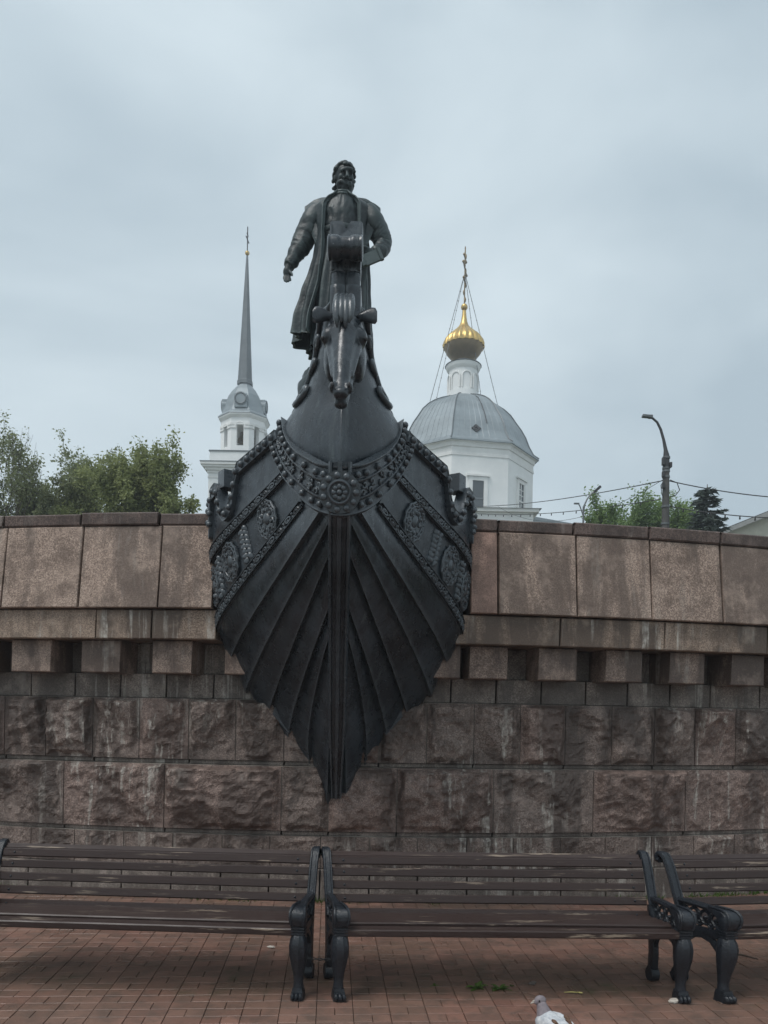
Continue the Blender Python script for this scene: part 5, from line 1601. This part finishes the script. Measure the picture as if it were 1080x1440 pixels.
# ================================================================== BENCHES
SE = [(0.000, .420), (.075, .418), (.150, .412), (.225, .404), (.300, .396)]     # seat slat centres (y, z)
BK = [(.345, .432, .30), (.375, .512, .26), (.398, .592, .22), (.422, .668, .20), (.446, .735, .28)]  # back slats y, z, lean
def fluted(n, amp): return lambda q: amp * cos(q * n)
class Sheared(MB):
    k = 0.0
    def build(s, *a, **kw):
        s.v = [Vector((p.x + s.k * p.y, p.y, p.z)) for p in s.v]
        return MB.build(s, *a, **kw)
def make_casting(parent, x, side, skew):
    """cast iron end frame at lateral position x; side = -1 left end, +1 right end"""
    def B():
        q = Sheared(); q.k = skew; return q
    m = B()
    # back upright: flat bar following the back, rolled over at the top
    up = [(.30, .40), (.335, .47), (.365, .545), (.395, .625), (.425, .695), (.452, .745), (.478, .770), (.505, .773), (.522, .753), (.515, .732), (.495, .728)]
    def bar(m, pts, w, th, x=x):
        n = len(pts); vs = []; fs = []
        for i, (y, z) in enumerate(pts):
            a = pts[max(i - 1, 0)]; b = pts[min(i + 1, n - 1)]; t = Vector((0, b[0] - a[0], b[1] - a[1])).normalized(); nn = Vector((0, -t.z, t.y))
            for (sx, o) in ((-1, 0), (-.75, 1), (.75, 1), (1, 0), (.75, -1), (-.75, -1)):
                vs.append(Vector((x + sx * w / 2, y, z)) + nn * th / 2 * o)
        for i in range(n - 1):
            for k in range(6): fs.append((i * 6 + k, i * 6 + (k + 1) % 6, (i + 1) * 6 + (k + 1) % 6, (i + 1) * 6 + k))
        fs.append(tuple(range(6))); fs.append(tuple((n - 1) * 6 + k for k in range(6)))
        m.add(vs, fs)
    bar(m, up, .052, .030)
    for sg in (-1, 1): m.tube([Vector((x + sg * .020, y - .016, z + .006)) for y, z in up[1:8]], .007, 6)
    o = m.build('back_upright', M['iron'], parent, smooth=SM)
    # rear leg with scroll toe
    m = B()
    bar(m, [(.345, .47), (.340, .38), (.325, .28), (.318, .18), (.325, .09), (.345, .035), (.37, .015)], .045, .065)
    m.tube([Vector((x - .024, .325, .048)), Vector((x + .024, .325, .048))], .045, 14)
    m.build('rear_leg', M['iron'], parent, smooth=SM)
    # front leg: lion's leg with fluted thigh and paw
    m = B()
    secs = [(.062, .030, .032, .010), (.10, .027, .030, .012), (.15, .031, .034, .008), (.20, .041, .043, .0), (.26, .050, .052, -.008), (.31, .052, .055, -.012), (.35, .046, .050, -.010), (.376, .036, .040, -.006)]
    vs = []; fs = []; n = 28
    for (z, rx, ry, oy) in secs:
        for k in range(n):
            q = 2 * pi * k / n; fl = 1 + .05 * cos(q * 9) * smooth01((z - .08) / .1)
            vs.append(Vector((x + cos(q) * rx * fl, -.015 + oy + sin(q) * ry * fl, z)))
    for i in range(len(secs) - 1):
        for k in range(n): fs.append((i * n + k, i * n + (k + 1) % n, (i + 1) * n + (k + 1) % n, (i + 1) * n + k))
    fs.append(tuple(range(n))); fs.append(tuple((len(secs) - 1) * n + k for k in range(n)))
    m.add(vs, fs)
    leg = m.build('front_leg', M['iron'], parent, smooth=SM)
    m = B(); m.box((x, -.012, .022), (.072, .075, .05), taper=.9); m.box((x, -.01, .056), (.062, .064, .022), taper=.9)
    for k in (-1, 0, 1): m.ell((x + k * .023, -.052, .024), (.0135, .022, .022), nu=8, nv=6)
    m.build('paw', M['iron'], leg, smooth=SM)
    # capital: ringed neck, rounded console
    m = B()
    for z in (.384, .400, .416): m.box((x, -.02, z), (.078, .075, .010)); m.box((x, -.018, z), (.066, .066, .02))
    cap = [(-.058, .428), (-.072, .455), (-.076, .485), (-.068, .510), (-.050, .526), (-.02, .534), (.03, .534), (.09, .530)]
    vs = []; fs = []
    W = [.080, .092, .096, .094, .088, .08, .066, .05]
    bot = [(-.02, .428), (-.02, .44), (-.015, .455), (-.005, .47), (.01, .485), (.03, .495), (.06, .50), (.09, .502)]
    for (y, z), (y2, z2), w in zip(cap, bot, W):
        for sx in (-1, -.7, .7, 1):
            dy = .010 if abs(sx) == 1 else -.004
            vs.append(Vector((x + sx * w / 2, y + dy, z - (.008 if abs(sx) == 1 else 0))))
        vs += [Vector((x + w / 2 * .9, y2, z2)), Vector((x - w / 2 * .9, y2, z2))]
    for i in range(len(cap) - 1):
        for k in range(6): fs.append((i * 6 + k, i * 6 + (k + 1) % 6, (i + 1) * 6 + (k + 1) % 6, (i + 1) * 6 + k))
    fs.append(tuple(range(6))); fs.append(tuple((len(cap) - 1) * 6 + k for k in range(6)))
    m.add(vs, fs)
    for sg in (-1, 1): m.tube([Vector((x + sg * W[i] * .43, y - .004, z + .004)) for i, (y, z) in enumerate(cap)], .008, 6)
    m.build('capital', M['iron'], leg, smooth=SM)
    # arm rail back to the upright
    m = B(); bar(m, [(.06, .517), (.12, .520), (.20, .520), (.28, .517), (.35, .512)], .048, .03); m.build('arm_rail', M['iron'], parent, smooth=SM)
    # pierced side panel: rings and scrolls, seat rail and arch
    m = B()
    bar(m, [(-.01, .375), (.08, .372), (.18, .365), (.28, .36), (.335, .37)], .03, .05)
    bar(m, [(.0, .22), (.03, .285), (.08, .33), (.15, .345), (.22, .33), (.28, .285), (.31, .22)], .028, .035)
    for (cy, cz, r) in ((.05, .455, .038), (.13, .455, .042), (.215, .452, .042), (.295, .452, .036), (.09, .42, .02), (.175, .42, .02), (.26, .42, .02)):
        m.tube([Vector((x, cy + cos(q) * r, cz + sin(q) * r)) for q in [i * 2 * pi / 16 for i in range(16)]], .0085, 6, closed=True)
        m.tube([Vector((x, cy + cos(q) * r * (1 - q / 9), cz + sin(q) * r * (1 - q / 9))) for q in [i * .55 for i in range(13)]], .007, 5)
        m.ell((x, cy, cz), .012, nu=7, nv=5)
    m.build('side_scrollwork', M['iron'], parent, smooth=SM)
BL = 2.0
def make_bench(name, loc, rz, label, seed, kl=0.0, kr=0.0):
    t = thing(name, loc, label, 'bench', 'park benches in front of the granite wall', rz, local=True)
    rr = random.Random(seed)
    def slat(nm, y, z, w, th, lean, x0, x1, bolts=True):
        x0 += kl * y; x1 += kr * y
        m = MB(); rot = Matrix.Rotation(lean, 3, 'X')
        L = x1 - x0; c = .0065
        vs = []; fs = []
        prof = [(-w / 2 + c, -th / 2), (w / 2 - c, -th / 2), (w / 2, -th / 2 + c), (w / 2, th / 2 - c), (w / 2 - c, th / 2), (-w / 2 + c, th / 2), (-w / 2, th / 2 - c), (-w / 2, -th / 2 + c)]
        NS = 10; bow = rr.uniform(-.004, .004)
        for i in range(NS + 1):
            f = i / NS
            for (a, b) in prof: vs.append(Vector((x0 + L * f - (x0 + x1) / 2, 0, 0)) + rot @ Vector((0, b + bow * sin(pi * f), a)))
        K = 8
        for i in range(NS):
            for k in range(K): fs.append((i * K + k, i * K + (k + 1) % K, (i + 1) * K + (k + 1) % K, (i + 1) * K + k))
        fs.append(tuple(range(K))); fs.append(tuple(NS * K + k for k in range(K)))
        m.add(vs, fs)
        o = m.build(nm, M['wood'], t, base=Vector()); o.location = ((x0 + x1) / 2, y, z)
        if bolts:
            for xx in (x0 + .075, x1 - .075):
                b = MB(); p = rot @ Vector((0, -th / 2 - .001, 0)); b.ell(Vector((xx - (x0 + x1) / 2, p.y, p.z)), (.0075, .005, .0075), nu=8, nv=5)
                b.build('bolt', M['iron'], o, smooth=True, base=Vector())
        return o
    for (y, z, ln) in BK:
        slat('back_slat', y - .008, z - .022, .053, .028, -ln, .030, BL - .030)
    slat('top_slat', .474, .744, .048, .024, -.95, .030, BL - .030, False)
    for i, (y, z) in enumerate(SE):
        if i == 0: slat('seat_slat', y - .016, z - .026, .078, .042, pi / 2 + .05, .030, BL - .030, False)
        else: slat('seat_slat', y, z, .062, .026, pi / 2 + .10, .030, BL - .030, False)
    for x, s, kk in ((0.0, -1, kl), (BL, 1, kr)): make_casting(t, x, s, kk)
    # twisted wire tie low between neighbouring benches is a part of the left leg
    return t
fl_ = ground_at(475, 1406); fr_ = ground_at(966, 1411)
b1 = make_bench('park_bench', (fl_.x, fl_.y + .02, 0), radians(1.7), 'brown slatted bench between two others, its left end standing under the keel', 1, -.22, -.11)
fl2 = ground_at(419, 1405)
a_ = radians(-2.4)
b0 = make_bench('park_bench', (fl2.x - BL * cos(a_), fl2.y + .02 - BL * sin(a_), 0), a_, 'worn brown slatted bench with flaking seat beneath the parapet near the bell tower', 2, -.05, .055)
fl3 = ground_at(1018, 1409)
b2_ = make_bench('park_bench', (fl3.x, fl3.y + .02, 0), radians(8.5), 'brown slatted bench turned slightly away at the end of the row below the lamp pole', 3, -.26, -.1)
m = MB(); p = (ground_at(436, 1372) + ground_at(458, 1372)) / 2
for k in range(2): m.tube([Vector((fl2.x + .02 + (fl_.x - fl2.x - .02) * i / 10, fl_.y + .26 + .004 * sin(i * 1.6 + pi * k), .155 + .007 * cos(i * 1.6 + pi * k) - .01 * sin(pi * i / 10))) for i in range(11)], .003, 5)
tag(m.build('wire_tie', M['cable'], smooth=True), 'thin twisted wire tying the rear legs of two neighbouring benches together', 'wire')

# ================================================================== PIGEON
def M_pig():
    M['p_white'] = mat_simple('pigeon_white', (0.66, 0.66, 0.66), .8, 0, .2, 34, .2, c2=(.36, .38, .41))
    M['p_grey'] = mat_simple('pigeon_mauve', (0.24, 0.205, 0.215), .7, 0, .3, 50, .3, c2=(.17, .15, .165))
    M['p_brown'] = mat_simple('pigeon_brown', (0.16, 0.095, 0.065), .8, 0, .4, 60, .2)
    M['p_beak'] = mat_simple('pigeon_beak', (0.42, 0.38, 0.33), .6)
    M['p_foot'] = mat_simple('pigeon_foot', (0.36, 0.09, 0.07), .6)
    M['p_eye'] = mat_simple('pigeon_eye', (0.02, 0.012, 0.01), .2)
M_pig()
pg0 = ground_at(783, 1488)
pg = thing('pigeon', (pg0.x, pg0.y, 0), 'white and brown pigeon with mauve grey head standing on the red brick paving', 'pigeon')
hdg = Vector((-.62, .78, 0)).normalized(); rgt = Vector((hdg.y, -hdg.x, 0))
def PG(f, r, z): return Vector((pg0.x, pg0.y, 0)) + hdg * f + rgt * r + Vector((0, 0, z))
R_b = Matrix((hdg, -rgt, Vector((0, 0, 1)))).transposed()
def tilt(a): return R_b @ Matrix.Rotation(a, 3, 'Y')
m = MB()
m.ell(PG(0, 0, .135), (.105, .062, .062), tilt(-.25)); m.ell(PG(.055, 0, .15), (.065, .058, .062), tilt(-.5))
m.capsule(PG(-.05, 0, .12), .045, PG(-.12, 0, .10), .022)
bd = m.build('body', M['p_white'], pg); remesh(bd, .006, 3)
parent_base[bd.name] = parent_base[pg.name]
m = MB(); m.capsule(PG(.075, 0, .175), .044, PG(.098, 0, .225), .027)
nk = m.build('neck', M['p_grey'], pg); remesh(nk, .005, 3)
m = MB(); yawh = .0
hp = PG(.108, 0, .247)
hd_dir = Vector((-.92, -.15, 0)).normalized(); hr = Vector((hd_dir.y, -hd_dir.x, 0)); R_h = Matrix((hd_dir, -hr, Vector((0, 0, 1)))).transposed()
m.ell(hp, (.031, .023, .025), R_h); m.ell(hp + hd_dir * .014 - Vector((0, 0, .006)), (.022, .016, .016), R_h)
hd2 = m.build('head', M['p_grey'], pg); remesh(hd2, .004, 2)
parent_base[hd2.name] = parent_base[pg.name]
m = MB(); m.tube([hp + hd_dir * .028 - Vector((0, 0, .006)), hp + hd_dir * .040 - Vector((0, 0, .009)), hp + hd_dir * .052 - Vector((0, 0, .015))], [.0075, .005, .0015], 8); m.ell(hp + hd_dir * .033 - Vector((0, 0, .001)), (.007, .006, .004), R_h); m.build('beak', M['p_beak'], hd2, smooth=True)
for s in (-1, 1):
    m = MB(); m.ell(hp + hd_dir * .012 + hr * (.0205 * s) + Vector((0, 0, .004)), .0048, nu=8, nv=6); m.build('eye', M['p_eye'], hd2, smooth=True)
    # folded wing of overlapping feathers
    m = MB(); m.ell(PG(.005, s * .050, .148), (.095, .020, .048), tilt(-.22)); wg = m.build('wing', M['p_white'], pg, smooth=True)
    for k in range(7):
        m = MB(); f0 = -.035 - .006 * k
        a = PG(f0, s * (.060 - .003 * k), .150 - .006 * k + .01); b = PG(f0 - .10, s * (.028 - .002 * k), .122 - .004 * k)
        t = (b - a).normalized(); w = t.cross(Vector((0, 0, 1)) + rgt * s * .8).normalized(); nn = t.cross(w)
        pts = []
        for i in range(7):
            u = i / 6; ww = .014 * sin(pi * (.18 + .8 * u)); c = lerp(a, b, u) + nn * 0
            pts.append((c - w * ww, c + w * ww))
        vs = [p for q in pts for p in q] + [p + Vector((0, 0, .002)) for q in pts for p in q]; N_ = 14
        fs = []
        for i in range(6):
            fs += [(2 * i, 2 * i + 1, 2 * i + 3, 2 * i + 2), (N_ + 2 * i, N_ + 2 * i + 2, N_ + 2 * i + 3, N_ + 2 * i + 1), (2 * i, 2 * i + 2, N_ + 2 * i + 2, N_ + 2 * i), (2 * i + 1, N_ + 2 * i + 1, N_ + 2 * i + 3, 2 * i + 3)]
        m.add(vs, fs); m.build('feather', M['p_brown' if k in (1, 2, 4) else 'p_white'], wg)
    m = MB()
    for k in range(5): m.ell(PG(-.02 - .012 * k, s * (.046 - .003 * k), .192 - .011 * k), (.020, .010, .010), tilt(-.3), 8, 6)
    m.build('wing_bar', M['p_brown'], wg, smooth=True)
    m = MB(); m.tube([PG(.0, s * .028, .09), PG(.008, s * .03, .045), PG(-.004, s * .03, .008)], [.012, .006, .005], 7)
    for q in (-.5, 0, .5): m.tube([PG(-.004, s * .03, .006), PG(-.004 + .04 * cos(q), s * .03 + .04 * sin(q), .004)], [.0045, .0025], 6)
    m.tube([PG(-.004, s * .03, .006), PG(-.026, s * .03, .004)], [.004, .0025], 6)
    m.build('leg', M['p_foot'], pg, smooth=True)
m = MB()
for k in range(7):
    r_ = (k - 3) * .009; m.hexa([PG(-.10, r_ * .6 - .008, .10), PG(-.10, r_ * .6 + .008, .10), PG(-.215, r_ * 1.3 + .010, .072), PG(-.215, r_ * 1.3 - .010, .072), PG(-.10, r_ * .6 - .008, .104 + .001 * k), PG(-.10, r_ * .6 + .008, .104 + .001 * k), PG(-.215, r_ * 1.3 + .010, .074 + .001 * k), PG(-.215, r_ * 1.3 - .010, .074 + .001 * k)])
m.build('tail', M['p_white'], pg)

# ================================================================== SMALL THINGS ON THE GROUND
def weed(x, y, n, L, label, seed):
    b = ground_at(x, y); rr = random.Random(seed); b.z = -.004
    t = thing('weed', b, label, 'weed', 'weeds growing between the bricks')
    for k in range(n):
        m = MB(); az = rr.uniform(0, 2 * pi); l_ = L * rr.uniform(.6, 1.15); el = rr.uniform(.35, 1.1); d = Vector((cos(az) * cos(el), sin(az) * cos(el), sin(el))); w = Vector((-sin(az), cos(az), 0))
        vs = []; fs = []
        for i in range(6):
            u = i / 5; c = b + d * (l_ * u) - Vector((0, 0, l_ * .45 * u * u)); ww = l_ * .16 * sin(pi * (.06 + .92 * u))
            c.z = max(c.z, .003)
            vs += [c - w * ww, c + Vector((0, 0, -.004)), c + w * ww]
        for i in range(5):
            k0 = 3 * i; fs += [(k0, k0 + 1, k0 + 4, k0 + 3), (k0 + 1, k0 + 2, k0 + 5, k0 + 4)]
        m.add(vs, fs); m.build('leaf', M['weed'], t, fix=False)
weed(671, 1389, 13, .085, 'small bright green weed rosette under the middle of the bench', 1)
weed(702, 1391, 11, .075, 'small green weed just beside the weed rosette, closer to the pigeon', 2)
weed(610, 1386, 6, .035, 'tiny green sprout in a paving joint under the bench, away from the pigeon', 3)
weed(718, 1387, 6, .035, 'tiny green sprout in a paving joint behind the pigeon', 4)
M['straw'] = mat_simple('dry_straw', (.42, .36, .13), .8, 0, .2, 30)
M['twig'] = mat_simple('twig', (.05, .035, .025), .85)
M['chip'] = mat_simple('paint_chip', (.55, .50, .44), .8)
p = ground_at(805, 1397)
m = MB(); m.tube([p + Vector((-.05, 0, .006)), p + Vector((-.01, .0, .009)), p + Vector((.035, -.004, .008))], [.0025, .004, .004], 6); m.ell(p + Vector((.045, -.008, .009)), (.016, .008, .005), Matrix.Rotation(-.5, 3, 'Z'), 8, 5)
tag(m.build('fallen_catkin', M['straw'], smooth=True), 'yellowish fallen catkin lying on the bricks behind the pigeon', 'catkin')
a = ground_at(1024, 1341); b = ground_at(1066, 1350)
m = MB(); m.tube([a + Vector((0, 0, .006)), lerp(a, b, .5) + Vector((0, 0, .012)), b + Vector((0, 0, .006))], [.005, .006, .003], 6)
tag(m.build('twig', M['twig'], smooth=True), 'thin dark twig lying on the paving under the slightly turned bench', 'twig')
for k, (x, y, s_, lab) in enumerate(((381, 1333, .03, 'pale paint flake on the bricks under the worn bench'), (950, 1410, .045, 'whitish stone chip beside the paw of the bench leg'), (749, 1384, .03, 'small grey pebble on the mossy bricks near the weeds'))):
    p = ground_at(x, y); rr = random.Random(k); m = MB()
    m.ell(p + Vector((0, 0, s_ * .25)), (s_, s_ * .5, s_ * .3), Matrix.Rotation(.4 * k - .3, 3, 'Z'), 9, 6)
    m.v = [v + Vector((rr.gauss(0, 1), rr.gauss(0, 1), rr.gauss(0, .5))) * s_ * .08 for v in m.v]
    nm = ('paint_flake', 'stone_chip', 'pebble')[k]
    tag(m.build(nm, M['chip'] if k < 2 else M['smooth']), lab, ('flake', 'stone', 'pebble')[k])
# grass tufts along the foot of the wall
rr = random.Random(77); V = []; Fc = []
for i in range(1500):
    ph = rr.uniform(-.42, .42); 
    if noise.noise((ph * 30, 0, 0)) < -.12: continue
    p = arc(ph, RW + .05 + abs(rr.gauss(0, .035)), 0); h = rr.uniform(.02, .07); az = rr.uniform(0, 2 * pi); w = Vector((cos(az), sin(az), 0)) * rr.uniform(.004, .009)
    tip = p + Vector((rr.gauss(0, .025), rr.gauss(-.02, .02), h)); k0 = len(V); V += [p - w, p + w, tip]; Fc.append((k0, k0 + 1, k0 + 2))
m = MB(); m.v = V; m.f = Fc
o = m.build('wall_foot_grass', M['weed'], fix=False); o['kind'] = 'stuff'; o['label'] = 'thin green grass and moss along the foot of the granite wall'; o['category'] = 'grass'

# ================================================================== DAMP AIR
m = MB(); m.box((0, 60, 24), (260, 180, 50.4))
o = m.build('haze', M['soil']); o['kind'] = 'stuff'; o['label'] = 'thin rainy haze in the air'; o['category'] = 'haze'
hm = bpy.data.materials.new('haze_volume'); hm.use_nodes = True
ht = hm.node_tree; ht.nodes.clear()
ho = ht.nodes.new('ShaderNodeOutputMaterial'); hv = ht.nodes.new('ShaderNodeVolumePrincipled')
hv.inputs['Color'].default_value = (0.90, 0.95, 1.0, 1); hv.inputs['Density'].default_value = 0.0019; hv.inputs['Anisotropy'].default_value = 0.2
ht.links.new(hv.outputs[0], ho.inputs['Volume'])
o.data.materials.clear(); o.data.materials.append(hm)
